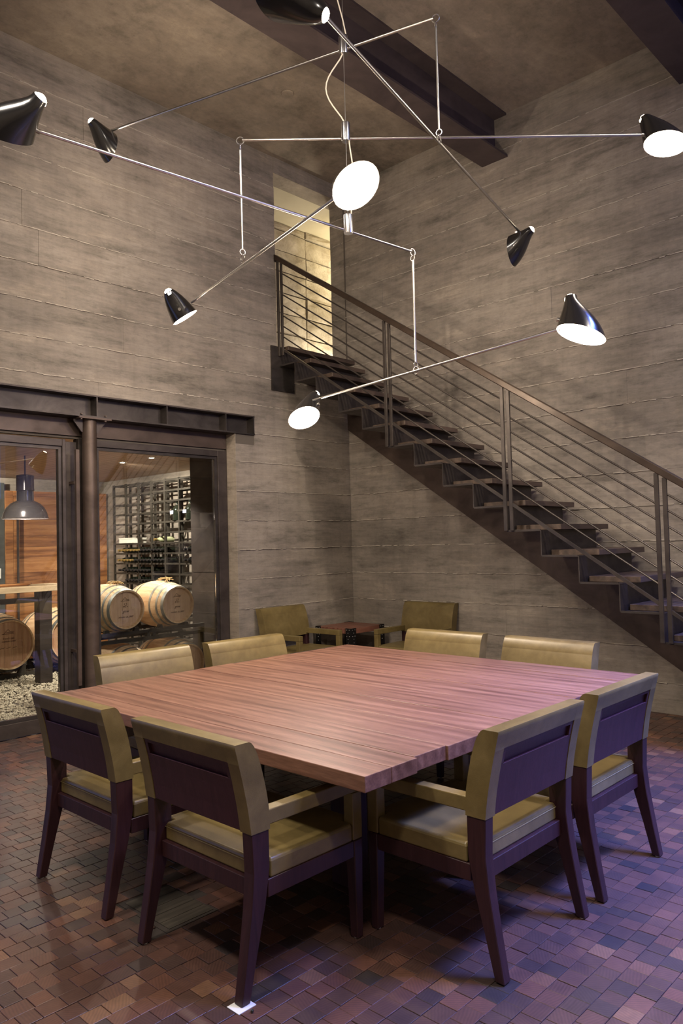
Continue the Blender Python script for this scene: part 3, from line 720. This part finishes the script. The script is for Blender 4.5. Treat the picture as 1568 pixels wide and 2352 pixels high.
pr = [(0.238, 1.888), (0.245, 1.892), (0.236, 1.905), (0.225, 1.95), (0.195, 2.01), (0.15, 2.055), (0.105, 2.078), (0.088, 2.085)]
mb = MB().lathe(pr, (PX, PY, 0), n=36); mb.lathe([(q-0.004, z-0.003) for q, z in pr[2:]], (PX, PY, 0), n=36)
obj('dome_shade', mb, PEND, t, True)
obj('neck', MB().lathe([(0.088, 2.085), (0.086, 2.19), (0.094, 2.195), (0.094, 2.205), (0.092, 2.21), (0.092, 2.36), (0.06, 2.37), (0.001, 2.371)], (PX, PY, 0), n=28), PEND, t, True)
obj('bulb', MB().sphere((PX, PY, 2.00), 0.05), BULB_S, t, True)
obj('hanging_rod', MB().tube([(PX, PY, 2.37), (PX, PY, 2.579)], 0.008), STEEL, t)
light('POINT', 'pendant_light', (PX, PY, 1.93), 36, WARM, shadow_soft_size=0.05)
# walnut panelled cabinet door
t = thing('walnut_cabinet', 'tall walnut plank cabinet front with a long bar handle at the cellar back', 'cabinet', (-1.5, 4.6, 0))
zs = [0.0]; q = random.Random(3)
while zs[-1] < 2.30: zs.append(min(2.32, zs[-1]+q.choice((0.13, 0.17, 0.19, 0.22))))
for a, b in zip(zs, zs[1:]):
    if b-a < 0.03: continue
    obj('plank', MB().box(-2.10, -0.66, 4.56, 4.60, a+0.0008, b-0.0008), CABW, t)
obj('frame_stile', MB().box(-2.21, -2.104, 4.555, 4.60, -0.02, 2.39), CABW, t)
obj('frame_rail', MB().box(-2.103, -0.66, 4.555, 4.60, 2.322, 2.39), CABW, t)
obj('bar_handle', MB().box(-2.075, -2.05, 4.49, 4.515, 0.55, 2.2), STEEL_D, t)
t = thing('metal_cladding', 'dark grey metal panel left of the walnut cabinet', 'panel', (-2.5, 4.6, 0))
obj('panel_sheet', MB().box(-2.95, -2.215, 4.58, 4.60, -0.02, 2.50), DKPLATE, t)
t2 = thing('switch_plate', 'white rectangular switch plate on the dark metal panel', 'switch', (-2.33, 4.57, 1.2))
obj('plate', MB().box(-2.40, -2.27, 4.571, 4.579, 1.16, 1.30), PLATE, t2, bevel=0.002)
obj('rocker', MB().box(-2.35, -2.32, 4.565, 4.571, 1.20, 1.26), PLATE, t2)

# ------------------------------------------------------------------ landing beyond the stair doorway
ld = struct(obj('floor_landing', MB().box(-1.7, 1.5, 0.241, 1.0, 3.5, 3.70), STEEL_D), 'dark landing floor beyond the stair doorway', 'floor')
sw = struct(obj('wall_landing', MB().box(-1.7, 1.5, 0.97, 1.2, 3.70, 5.70), CORE), 'split limestone block wall behind the landing', 'wall')
q = random.Random(9); z = 3.70; 
xs0 = [-1.7, -0.98, -0.36, 0.262, 0.88, 1.5]
while z < 5.66:
    zt = min(z+0.268, 5.675)
    for a, b in zip(xs0, xs0[1:]):
        d = q.uniform(0, 0.03); e = q.uniform(0.006, 0.011)
        ja, jb = a+e, b-e
        nx, nz = 5, 4; vs = []; fs = []
        for j in range(nz):
            for i in range(nx):
                u, v = i/(nx-1), j/(nz-1)
                ed = i in (0, nx-1) or j in (0, nz-1)
                vs.append((ja+(jb-ja)*u+(0 if not ed else q.uniform(-.004, .004)), 0.955-d+(0.008 if ed else q.uniform(-.012, .004)), z+e+(zt-z-2*e)*v+(0 if not ed else q.uniform(-.006, .006))))
        n0 = nx*nz
        for j in range(nz):
            for i in range(nx): vs.append((ja+(jb-ja)*i/(nx-1), 0.969, z+e+(zt-z-2*e)*j/(nz-1)))
        for j in range(nz-1):
            for i in range(nx-1):
                k = j*nx+i; fs.append((k, k+1, k+nx+1, k+nx))
        bd = [i for i in range(nx)]+[(j+1)*nx-1 for j in range(1, nz)]+[(nz-1)*nx+i for i in range(nx-2, -1, -1)]+[j*nx for j in range(nz-2, 0, -1)]
        for i, k in enumerate(bd):
            k2 = bd[(i+1) % len(bd)]; fs.append((k, n0+k, n0+k2, k2))
        obj('stone_block', MB().add(vs, fs), STONE, sw)
    z = zt
struct(obj('ceiling_landing', MB().box(-1.7, 1.5, 0.241, 1.2, 5.676, 5.75), PLASTER), 'smooth cream ceiling over the landing', 'ceiling')
struct(obj('wall_landing_side', MB().box(1.5, 1.7, 0.241, 1.2, 3.5, 5.75).box(-1.9, -1.7, 0.241, 1.2, 3.5, 5.75), PLASTER), 'side walls of the landing', 'wall')
struct(obj('wall_landing_front', MB().box(0.241, 1.5, 0.2, 0.30, 3.5, 5.75), PLASTER), 'inner plaster wall facing the landing', 'wall')
light('SPOT', 'landing_uplight', (0.62, 0.66, 3.74), 60, (1.0, 0.88, 0.68), aim=(0.45, 0.95, 4.5), spot_size=math.radians(150), spot_blend=0.8, shadow_soft_size=0.06)
light('POINT', 'landing_light', (0.9, 0.55, 5.2), 18, (1.0, 0.90, 0.66), shadow_soft_size=0.1)

# ------------------------------------------------------------------ staircase
XO = -1.12
SL = 0.2103/0.3169
def cor(k): return (-0.271-0.3169*k, 3.287-0.2103*k)
st = thing('staircase', 'open folded-plate steel staircase with wooden treads climbing the right wall', 'staircase', (-0.6, -3.0, 0))
# wall stringer plate
def low(y): return 2.893+SL*y
yb = -(2.893)/SL
obj('wall_stringer', MB().prism([(-0.001, low(-0.001)), (-0.001, low(0)+0.545), (yb-0.545/SL, 0.0), (yb, 0.0)], 'x', -0.022, -0.007), STEEL_B, st)
obj('mount_plate', MB().box(-1.232, -0.905, -0.022, -0.0045, 3.22, 3.712), STEEL, st)
for x, z in ((-1.212, 3.69), (-1.212, 3.46), (-1.212, 3.25), (-0.93, 3.25)):
    obj('plate_bolt', MB().lathe([(0.009, 0), (0.009, -0.008), (0.001, -0.009)], (x, -0.022, z), 'y', 8), STEEL, st)
KMAX = 15
for k in range(-1, KMAX+1):
    y0, z0 = cor(k); y1, z1 = cor(k+1)
    if k == -1: y0 = -0.024
    last = k == KMAX
    # pan and the riser descending from its front edge
    mb = MB().box(XO, -0.024, y1, y0, z0-0.008, z0)
    zlow = max(z1, 0.001)
    obj('step_pan', mb, STEEL, st)
    obj('riser', MB().box(XO, -0.13 if not last else -0.13, y1, y1+0.008, zlow, z0-0.0085), STEEL, st)
    # L lip on the outer edge of the pan
    obj('pan_lip', MB().box(XO-0.001, XO+0.006, y1+0.0085, y0-(0.0 if k > -1 else 0.0), z0+0.0005, z0+0.008), STEEL, st)
    obj('tread', MB().box(-0.985, -0.10, y1-0.105, y0-0.012, z0+0.0005, z0+0.046), TREAD, st, bevel=0.003, seg=1)
# landing nosing and top riser
obj('landing_nosing', MB().box(-1.08, -0.006, -0.13, -0.001, 3.662, 3.708), TREAD, st, bevel=0.003, seg=1)
obj('riser', MB().box(-0.90, -0.13, -0.022, -0.006, 3.497, 3.6615), STEEL, st)
# railing
XR = XO-0.006
def rz(y): return 4.620+SL*(y+0.1)          # handrail underside
POSTS = [(-0.036, -0.094), (-1.537, -1.598), (-2.806, -2.864), (-4.062, -4.120), (-5.33, -5.388)]
YEND = -5.40
mb = MB(); hw, hh = 0.028, 0.062
a, bq = (-0.012, YEND)
mb.hexa([(XR-hw, a, rz(a)), (XR+hw, a, rz(a)), (XR+hw, bq, rz(bq)), (XR-hw, bq, rz(bq)), (XR-hw, a, rz(a)+hh), (XR+hw, a, rz(a)+hh), (XR+hw, bq, rz(bq)+hh), (XR-hw, bq, rz(bq)+hh)])
obj('handrail', mb, HAND, st, bevel=0.006)
obj('handrail_cap', MB().prism([(-0.0115, rz(-0.012)+hh), (-0.006, rz(-0.012)+hh-0.01), (-0.006, rz(-0.012)-0.02), (-0.0115, rz(-0.012))], 'x', XR-hw, XR+hw), RAIL, st)
botline = lambda y: 3.686+SL*(y+0.068)
for i, pr_ in enumerate(POSTS):
    for j, yc in enumerate(pr_):
        zb_ = 3.60 if i == 0 else cor(4*i)[1]+0.0
        if i == 4: zb_ = 0.0
        obj('post', MB().box(XR-0.012, XR+0.005, yc-0.016, yc+0.016, zb_, rz(yc)-0.001), RAIL, st, bevel=0.002, seg=1)
for i in range(4):
    ya, ybb = POSTS[i][1]-0.016, POSTS[i+1][0]+0.016
    for k in range(7):
        dz = -0.112-0.1168*k
        obj('rail_rod', MB().tube([(XR, ya, rz(ya)+dz), (XR, ybb, rz(ybb)+dz)], 0.0075, 8), RAIL, st, True)
    mb = MB()
    mb.hexa([(XR-0.010, ya, botline(ya)-0.014), (XR+0.012, ya, botline(ya)-0.014), (XR+0.012, ybb, botline(ybb)-0.014), (XR-0.010, ybb, botline(ybb)-0.014),
             (XR-0.010, ya, botline(ya)+0.014), (XR+0.012, ya, botline(ya)+0.014), (XR+0.012, ybb, botline(ybb)+0.014), (XR-0.010, ybb, botline(ybb)+0.014)])
    obj('bottom_rail', mb, RAIL, st)

# ------------------------------------------------------------------ mobile chandelier
ch = thing('mobile_chandelier', 'large hanging mobile lamp of nickel rods with nine black horn-shaped shades', 'chandelier', (-3.45, -3.23, 2.6))
CX, CY = -3.45, -3.23
def cw(r_, u_, f_): return (rgt*r_+upv*u_+fwd*f_).normalized()
obj('ceiling_canopy', MB().lathe([(0.001, -0.03), (0.06, -0.03), (0.065, -0.002)], (CX, CY, CEIL), n=24), NICKEL, ch, True)
obj('suspension_wire', MB().tube([(CX, CY, CEIL-0.03), (CX, CY, 3.36)], 0.0022, 6), NICKEL, ch)
def hub(z):
    obj('hub', MB().lathe([(0.001, -0.055), (0.026, -0.055), (0.027, -0.05), (0.027, 0.05), (0.026, 0.055), (0.001, 0.055)], (CX, CY, z), n=24), CHROME, ch, True)
HZ = [4.481, 3.956, 3.406]
for z in HZ: hub(z)
sway = Vector((rgt.x, rgt.y, 0))*-1
def flex(za, zb_, amp, s0=0.0, s1=0.0):
    pts = []
    for k in range(13):
        u = k/12; a = amp*math.sin(PI*u)**1.3
        pts.append(Vector((CX, CY, za+(zb_-za)*u))+sway*(a+s0*(1-u)+s1*u)+Vector((0.004, -0.006, 0)))
    obj('flex_cord', MB().tube(pts, 0.0042, 6), CORD, ch, True)
flex(CEIL-0.03, 4.53, 0.10, 0.01, -0.012); flex(4.43, 4.012, 0.105, 0.012, 0.012); flex(3.90, 3.46, -0.02, -0.012, -0.012)
MAINS = [((-3.953, -1.46), (-3.255, -3.744)), ((-2.124, -4.46), (-3.833, -2.744)), ((-5.197, -2.966), (-2.849, -3.224))]
SUBZ = [3.78, 3.237, 2.630]
SUBS = [((-4.45, -4.02), (-1.76, -3.396)), ((-4.025, -3.703), (-3.59, -1.867)), ((-2.70, -2.137, 2.618), (-3.0, -4.315, 2.640))]
RODR = 0.0085
# horn shade profile in its own frame: a = away from the arm, u = up, w = half width
def horn(attach, ea, eu, s=1.0, big=1.0):
    attach = Vector(attach); ea = Vector(ea).normalized(); eu = Vector(eu); eu = (eu-ea*eu.dot(ea)).normalized(); ew = ea.cross(eu)
    def bez(t, p):
        return tuple(((1-t)**3)*p[0][i]+3*(1-t)**2*t*p[1][i]+3*(1-t)*t*t*p[2][i]+t**3*p[3][i] for i in (0, 1))
    NB = [(-0.010, 0.132), (0.002, 0.08), (-0.012, 0.0), (-0.012, -0.055)]
    FB = [(0.050, 0.150), (0.066, 0.080), (0.185, 0.060), (0.248, -0.085)]
    def ring(t, sh):
        n_, f_ = bez(t, NB), bez(t, FB)
        c = ((n_[0]+f_[0])/2, (n_[1]+f_[1])/2); d = ((f_[0]-n_[0])/2, (f_[1]-n_[1])/2)
        k = 1-sh/max(math.hypot(*d), 1e-4)
        w = 0.030+(0.098-0.030)*(t**0.72)-sh
        out = []
        for i in range(28):
            a_ = 2*PI*i/28
            pa = c[0]+d[0]*k*math.cos(a_); pu = c[1]+d[1]*k*math.cos(a_)
            # belly the outer side a little
            out.append(attach+(ea*pa+eu*pu+ew*(w*math.sin(a_)))*s)
        return out
    T = [0, .08, .18, .3, .42, .54, .66, .78, .9, 1.0]
    sh = obj('shade', MB().rings([ring(t, 0) for t in T], False, False), SHADE, ch, True)
    obj('reflector', MB().rings([ring(t, 0.003) for t in T], False, False), INNER, sh, True)
    obj('rim', MB().rings([ring(1.0, 0.0), ring(1.0, 0.003)], False, False), INNER, sh)
    bp = attach+(ea*0.085+eu*0.0)*s
    mb = MB().sphere(bp, 0.030*s); obj('bulb', mb, BULB, sh, True)
    vent = attach+(ea*0.022+eu*0.118)*s
    obj('bulb', MB().sphere(vent+eu*0.006*s, 0.032*s), BULB, sh, True)
    obj('socket', MB().tube([attach+(ea*0.045+eu*0.075)*s, attach+(ea*0.07+eu*0.028)*s], 0.014*s, 10), INNER, sh, True)
    obj('ferrule', MB().tube([attach-ea*0.022*s, attach-ea*0.008*s], 0.011, 10), NICKEL, sh, True)
    L_ = light('POINT', 'shade_light', attach+(ea*0.075-eu*0.052)*s, LAMP_W, WARM, shadow_soft_size=0.035)
    return sh
LAMP_W = 84
def rodpart(name, a, b_): obj(name, MB().tube([a, b_], RODR, 10), NICKEL, ch, True)
heads = {
 'L1': ((-.11, -.95, -.3), (-.6, .3, -.74)), 'L2': ((1, 0, .05), (0, .92, .38)), 'L3': ((-.8, .2, -.56), (.60, .65, -.47)),
 'L0': ((-.45, .1, -.8), (.75, -.45, -.48)), 'L4': ((.22, -.975, -.05), (.75, .2, -.63)),
 'L5': ((.6, .62, -.5), (-.2, .55, .8)), 'L6': ((-.2, .26, .94), (-.53, .85, -.35)),
 'L7': ((-.8, -.35, .5), (.1, .8, .6)), 'L8': ((.9, -.2, -.35), (0, .95, .3))}
offs = {'L1': (-.04, .0, 0), 'L4': (-.03, -.01, 0), 'L7': (.03, -.035, 0), 'L0': (-.075, -.01, 0), 'L8': (0, .045, 0), 'L6': (-.085, -.045, 0), 'L5': (0, -.03, 0)}
def shift(nm, p):
    o_ = offs.get(nm, (0, 0, 0)); return Vector(p)+rgt*o_[0]+upv*o_[1]+fwd*o_[2]
for i in range(3):
    z = HZ[i]; lamp, ring_ = [Vector((*p, z)) for p in MAINS[i]]
    rodpart('arm', lamp, ring_)
    sz = SUBZ[i]; top = ring_+Vector((0, 0, -0.02)); bot = Vector((ring_.x, ring_.y, sz+0.02))
    d = (lamp-ring_).normalized()
    obj('ring', MB().torus(ring_+Vector((0, 0, -0.004))-d*0.012, (0, 0, 1), d, 0.022, 0.0032), NICKEL, ch, True)
    obj('link', MB().torus(ring_+Vector((0, 0, -0.042))-d*0.012, (0, 0, 1), d.cross(Vector((0, 0, 1))), 0.017, 0.0032), NICKEL, ch, True)
    obj('drop_rod', MB().tube([ring_+Vector((0, 0, -0.055))-d*0.012, Vector((ring_.x, ring_.y, sz+0.055))-d*0.012], 0.0065, 10), NICKEL, ch, True)
    e, g_ = [Vector(p) if len(p) == 3 else Vector((*p, sz)) for p in SUBS[i]]
    d2 = (e-g_).normalized()
    rp = Vector((ring_.x, ring_.y, sz))-d*0.012
    obj('link', MB().torus(rp+Vector((0, 0, 0.042)), (0, 0, 1), d2.cross(Vector((0, 0, 1))), 0.017, 0.0032), NICKEL, ch, True)
    obj('ring', MB().torus(rp+Vector((0, 0, 0.006)), (0, 0, 1), d2, 0.024, 0.0032), NICKEL, ch, True)
    rodpart('sub_arm', e, g_)
    for nm, p, away in (('L%d' % (i+1), lamp, (lamp-ring_)),):
        horn(shift(nm, p), cw(*heads[nm][0]), cw(*heads[nm][1]), 0.87 if nm in ('L1', 'L4') else 1.0)
    for nm, p in ((('L0', 'L5', 'L7')[i], e), (('L4', 'L6', 'L8')[i], g_)):
        horn(shift(nm, p), cw(*heads[nm][0]), cw(*heads[nm][1]), 0.87 if nm in ('L1', 'L4') else 1.0)

# ------------------------------------------------------------------ dining table
tb = thing('dining_table', 'large square dining table with thick walnut planks', 'table', (-3.5, -3.2, 0))
XB = [-4.72, -4.575, -4.425, -4.225, -3.97, -3.705, -3.415, -3.11, -2.905, -2.765, -2.55, -2.45, -2.29]
q = random.Random(4)
for a, b in zip(XB, XB[1:]):
    e0, e1 = -4.37+q.uniform(-0.009, 0.008)-0.012*(a+2.3)/-1.2, -2.045+q.uniform(-.006, .006)+0.016*(a+2.3)/-1.2
    dz = q.uniform(-0.0012, 0.0012)
    obj('plank', MB().box(a+0.0012, b-0.0012, e0, e1, 0.682+dz, 0.74+dz), TABLE, tb, bevel=0.003)
obj('end_cleat', MB().box(-4.66, -2.4, -2.01, -1.985, 0.69, 0.732), STEEL, tb)
obj('apron', MB().box(-4.2, -2.8, -3.83, -2.62, 0.60, 0.679), DARKW, tb)
for x, y in ((-4.12, -3.75), (-2.88, -3.75), (-4.12, -2.70), (-2.88, -2.70)):
    obj('leg', MB().box(x-0.06, x+0.06, y-0.06, y+0.06, 0.001, 0.599), DARKW, tb, bevel=0.004)

# ------------------------------------------------------------------ chairs
# local frame: +y is the sitter's front, origin on the floor under the seat
def slope_bar(mb, prof, x0, x1):   # prof: (z, y_rear, y_front)
    rs = [[(x0, yr, z), (x1, yr, z), (x1, yf, z), (x0, yf, z)] for z, yr, yf in prof]
    return mb.rings(rs)
def make_chair(label, group):
    t = thing('dining_chair', label, 'chair', (0, 0, 0), group)
    HWd = 0.325
    RP = [(0.004, -0.318, -0.280), (0.15, -0.292, -0.244), (0.30, -0.268, -0.204), (0.42, -0.256, -0.182), (0.558, -0.262, -0.182)]
    for sx in (-1, 1):
        x0, x1 = sorted((sx*HWd, sx*(HWd-0.052)))
        rs = []
        for z, yr, yf in RP:
            tp = 0.010*(1-min(z/0.42, 1))
            a0, a1 = (x0, x1-tp) if sx < 0 else (x0+tp, x1)
            rs.append([(a0, yr, z), (a1, yr, z), (a1, yf, z), (a0, yf, z)])
        lg = obj('leg', MB().rings(rs), DARKW, t, bevel=0.003, seg=1)
        obj('glide', MB().lathe([(0.001, 0), (0.012, 0), (0.012, 0.0045)], ((x0+x1)/2, -0.299, 0.0), n=12), WHITE, lg)
        x0, x1 = sorted((sx*HWd, sx*(HWd-0.05)))
        rs = [[(x0+0.006, 0.262, 0.004), (x1-0.006, 0.262, 0.004), (x1-0.006, 0.296, 0.004), (x0+0.006, 0.296, 0.004)], [(x0, 0.250, 0.384), (x1, 0.250, 0.384), (x1, 0.298, 0.384), (x0, 0.298, 0.384)]]
        lg = obj('leg', MB().rings(rs), DARKW, t, bevel=0.003, seg=1)
        obj('glide', MB().lathe([(0.001, 0), (0.012, 0), (0.012, 0.0045)], ((x0+x1)/2, 0.279, 0.0), n=12), WHITE, lg)
        # leather covered arm: post and rail
        obj('arm_post', MB().box(x0, x1, 0.246, 0.298, 0.386, 0.568), LEATHER, t, bevel=0.004)
        obj('arm', MB().box(x0, x1, -0.184, 0.298, 0.569, 0.622), LEATHER, t, bevel=0.004)
        # side rail
        obj('seat_rail', MB().box(x0+0.002, x1-0.002, -0.190, 0.249, 0.322, 0.384), DARKW, t, bevel=0.002, seg=1)
    obj('seat_rail', MB().box(-0.270, 0.270, -0.232, -0.200, 0.322, 0.384), DARKW, t, bevel=0.002, seg=1)
    obj('seat_rail', MB().box(-0.270, 0.270, 0.262, 0.292, 0.322, 0.384), DARKW, t, bevel=0.002, seg=1)
    # seat cushion with a soft crown
    mb = MB()
    def srow(z, inset): 
        a, b_, c, d = -0.322+inset, 0.322-inset, -0.176+inset, 0.305-inset
        e = 0.268-inset
        return [(-e, -0.215+inset, z), (e, -0.215+inset, z), (e, c, z), (b_, c, z), (b_, 0.243, z), (e, 0.243, z), (e, d, z), (-e, d, z), (-e, 0.243, z), (a, 0.243, z), (a, c, z), (-e, c, z)]
    mb.rings([srow(0.3845, 0.0), srow(0.44, 0.0), srow(0.452, 0.006)], True, True)
    obj('seat_cushion', mb, LEATHER, t, bevel=0.006, seg=2)
    obj('seat_seam', MB().box(-0.268, 0.268, -0.2165, -0.2155, 0.433, 0.436), STITCH, t)
    # leather wrapped backrest: leans back, curved front face
    BK = [(0.556, -0.264, -0.180), (0.60, -0.270, -0.1815), (0.64, -0.276, -0.185), (0.68, -0.284, -0.1915), (0.72, -0.2925, -0.200), (0.76, -0.302, -0.210), (0.80, -0.312, -0.222), (0.83, -0.3195, -0.233), (0.855, -0.326, -0.246), (0.868, -0.329, -0.257), (0.873, -0.327, -0.267)]
    rim = 0.058
    # one continuous leather shell: an outer wrap with a recess for the rear panel
    W2, xi = HWd+0.003, HWd-rim
    def urow(z, yr, yf, rec): return [(-W2, yr, z), (-xi, yr, z), (-xi, yr+rec, z), (xi, yr+rec, z), (xi, yr, z), (W2, yr, z), (W2, yf, z), (-W2, yf, z)]
    rows = [(z, yr, yf, 0.019) for z, yr, yf in BK if z < 0.803]
    (za, ya, fa), (zc, yc_, fc) = [b_ for b_ in BK if b_[0] < 0.803][-1], [b_ for b_ in BK if b_[0] > 0.803][0]
    k_ = (0.803-za)/(zc-za); ym, fm = ya+(yc_-ya)*k_, fa+(fc-fa)*k_
    rows += [(0.8025, ym, fm, 0.019), (0.8030, ym, fm, 0.0002)]+[(z, yr, yf, 0.0002) for z, yr, yf in BK if z > 0.803]
    obj('backrest', MB().rings([urow(*r_) for r_ in rows]), LEATHER, t, True, bevel=0.007, seg=2)
    def yr_at(z):
        z = max(z, BK[0][0])
        for (za, ya, _), (zb_, yb_, _) in zip(BK, BK[1:]):
            if za <= z <= zb_: return ya+(yb_-ya)*(z-za)/(zb_-za)
        return BK[-1][1]
    def strip(x0, x1, zs_, th, off=0.0):
        return MB().rings([[(x0, yr_at(z)+off, z), (x1, yr_at(z)+off, z), (x1, yr_at(z)+off+th, z), (x0, yr_at(z)+off+th, z)] for z in zs_])
    # dark veneer panel with a long finger slot under its top edge
    xp = HWd-rim-0.001
    pn = obj('back_panel', strip(-xp, xp, [0.557, 0.62, 0.70, 0.743], 0.016, 0.003), PANEL, t, bevel=0.0015, seg=1)
    obj('panel_edge', strip(-xp, xp, [0.788, 0.802], 0.016, 0.003), PANEL, pn)
    obj('panel_edge', strip(-xp, -xp+0.02, [0.7435, 0.7875], 0.016, 0.003), PANEL, pn)
    obj('panel_edge', strip(xp-0.02, xp, [0.7435, 0.7875], 0.016, 0.003), PANEL, pn)
    obj('finger_slot', strip(-xp+0.02, xp-0.02, [0.744, 0.787], 0.004, 0.0145), PANEL, pn)
    return t
c0 = make_chair('olive leather armchair at the near left table side, nearest the camera', 'chairs around the dining table')
def face(dx, dy): return math.atan2(-dx, dy)   # rotation that turns local +y to (dx, dy)
G = 'chairs around the dining table'
# near-left side (facing +x): rear feet at x = -5.05
c0.location = (-4.738, -3.80, 0); c0.rotation_euler = (0, 0, face(1, 0))
dup(c0, (-4.735, -2.905, 0), face(1, 0.0), 'olive leather armchair at the near left table side, farther left by the glass door', G)
dup(c0, (-4.052, -4.395, 0), face(0, 1), 'olive leather armchair at the near right table side, nearest the table corner', G)
dup(c0, (-3.265, -4.395, 0), face(0, 1), 'olive leather armchair at the near right table side, farthest right', G)
dup(c0, (-3.97, -2.055, 0), face(-0.06, -1), 'olive leather armchair on the far left side, in front of the barrels', G)
dup(c0, (-3.20, -2.15, 0), face(-0.06, -1), 'olive leather armchair on the far left side, nearest the far table corner', G)
dup(c0, (-2.37, -2.86, 0), face(-1, -0.04), 'olive leather armchair on the far right side, nearest the far table corner', G)
dup(c0, (-2.37, -3.68, 0), face(-1, 0.03), 'olive leather armchair on the far right side, below the stair middle', G)
G2 = 'armchairs in the room corner'
dup(c0, (-1.20, -0.345, 0), face(0.05, -1), 'olive leather armchair against the left concrete wall, left of the side table', G2)
dup(c0, (-0.345, -1.20, 0), face(-1, -0.03), 'olive leather armchair against the right concrete wall, right of the side table', G2)
o = obj('felt_pad', MB().box(-5.082, -5.008, -4.142, -4.078, 0.0013, 0.0035), WHITE); tag(o, 'square white felt pad under the nearest chair leg', 'pad')
o = obj('bead', MB().sphere((-5.045, -4.165, 0.0075), 0.006, 10, 6), BOTTLE, None, True); tag(o, 'tiny dark bead lying on the floor beside the white felt pad', 'bead')
# corner side table
t = thing('side_table', 'small square side table with riveted iron legs in the room corner', 'table', (-0.44, -0.33, 0))
q = random.Random(12)
x0, x1, y0, y1 = -0.70, -0.16, -0.60, -0.07
n = 5
for i in range(n):
    a = y0+(y1-y0)*i/n; b = y0+(y1-y0)*(i+1)/n
    obj('top_board', MB().box(x0, x1, a+0.001, b-0.001, 0.555, 0.612), SIDET, t, bevel=0.003)
IRON = simple('black_iron', (0.016, 0.014, 0.014), 0.45, 0.5)
for cx_, sx in ((x0, 1), (x1, -1)):
    for cy_, sy in ((y0, 1), (y1, -1)):
        tA, w = 0.006, 0.075
        mb = MB().box(cx_-sx*tA, cx_+sx*w, cy_-sy*tA, cy_-sy*0.0005, 0.001, 0.616).box(cx_-sx*tA, cx_-sx*0.0005, cy_, cy_+sy*w, 0.001, 0.616)
        lg = obj('leg', mb, IRON, t)
        rv = MB()
        for zz in (0.598, 0.565, 0.53, 0.50, 0.46):
            for off in ((0.018, 0.056) if zz in (0.598, 0.53) else (0.038,)):
                rv.sphere((cx_+sx*off, cy_-sy*(tA+0.001), zz), 0.0055, 8, 4); rv.sphere((cx_-sx*(tA+0.001), cy_+sy*off, zz), 0.0055, 8, 4)
        obj('rivet', rv, NICKEL, lg, True)
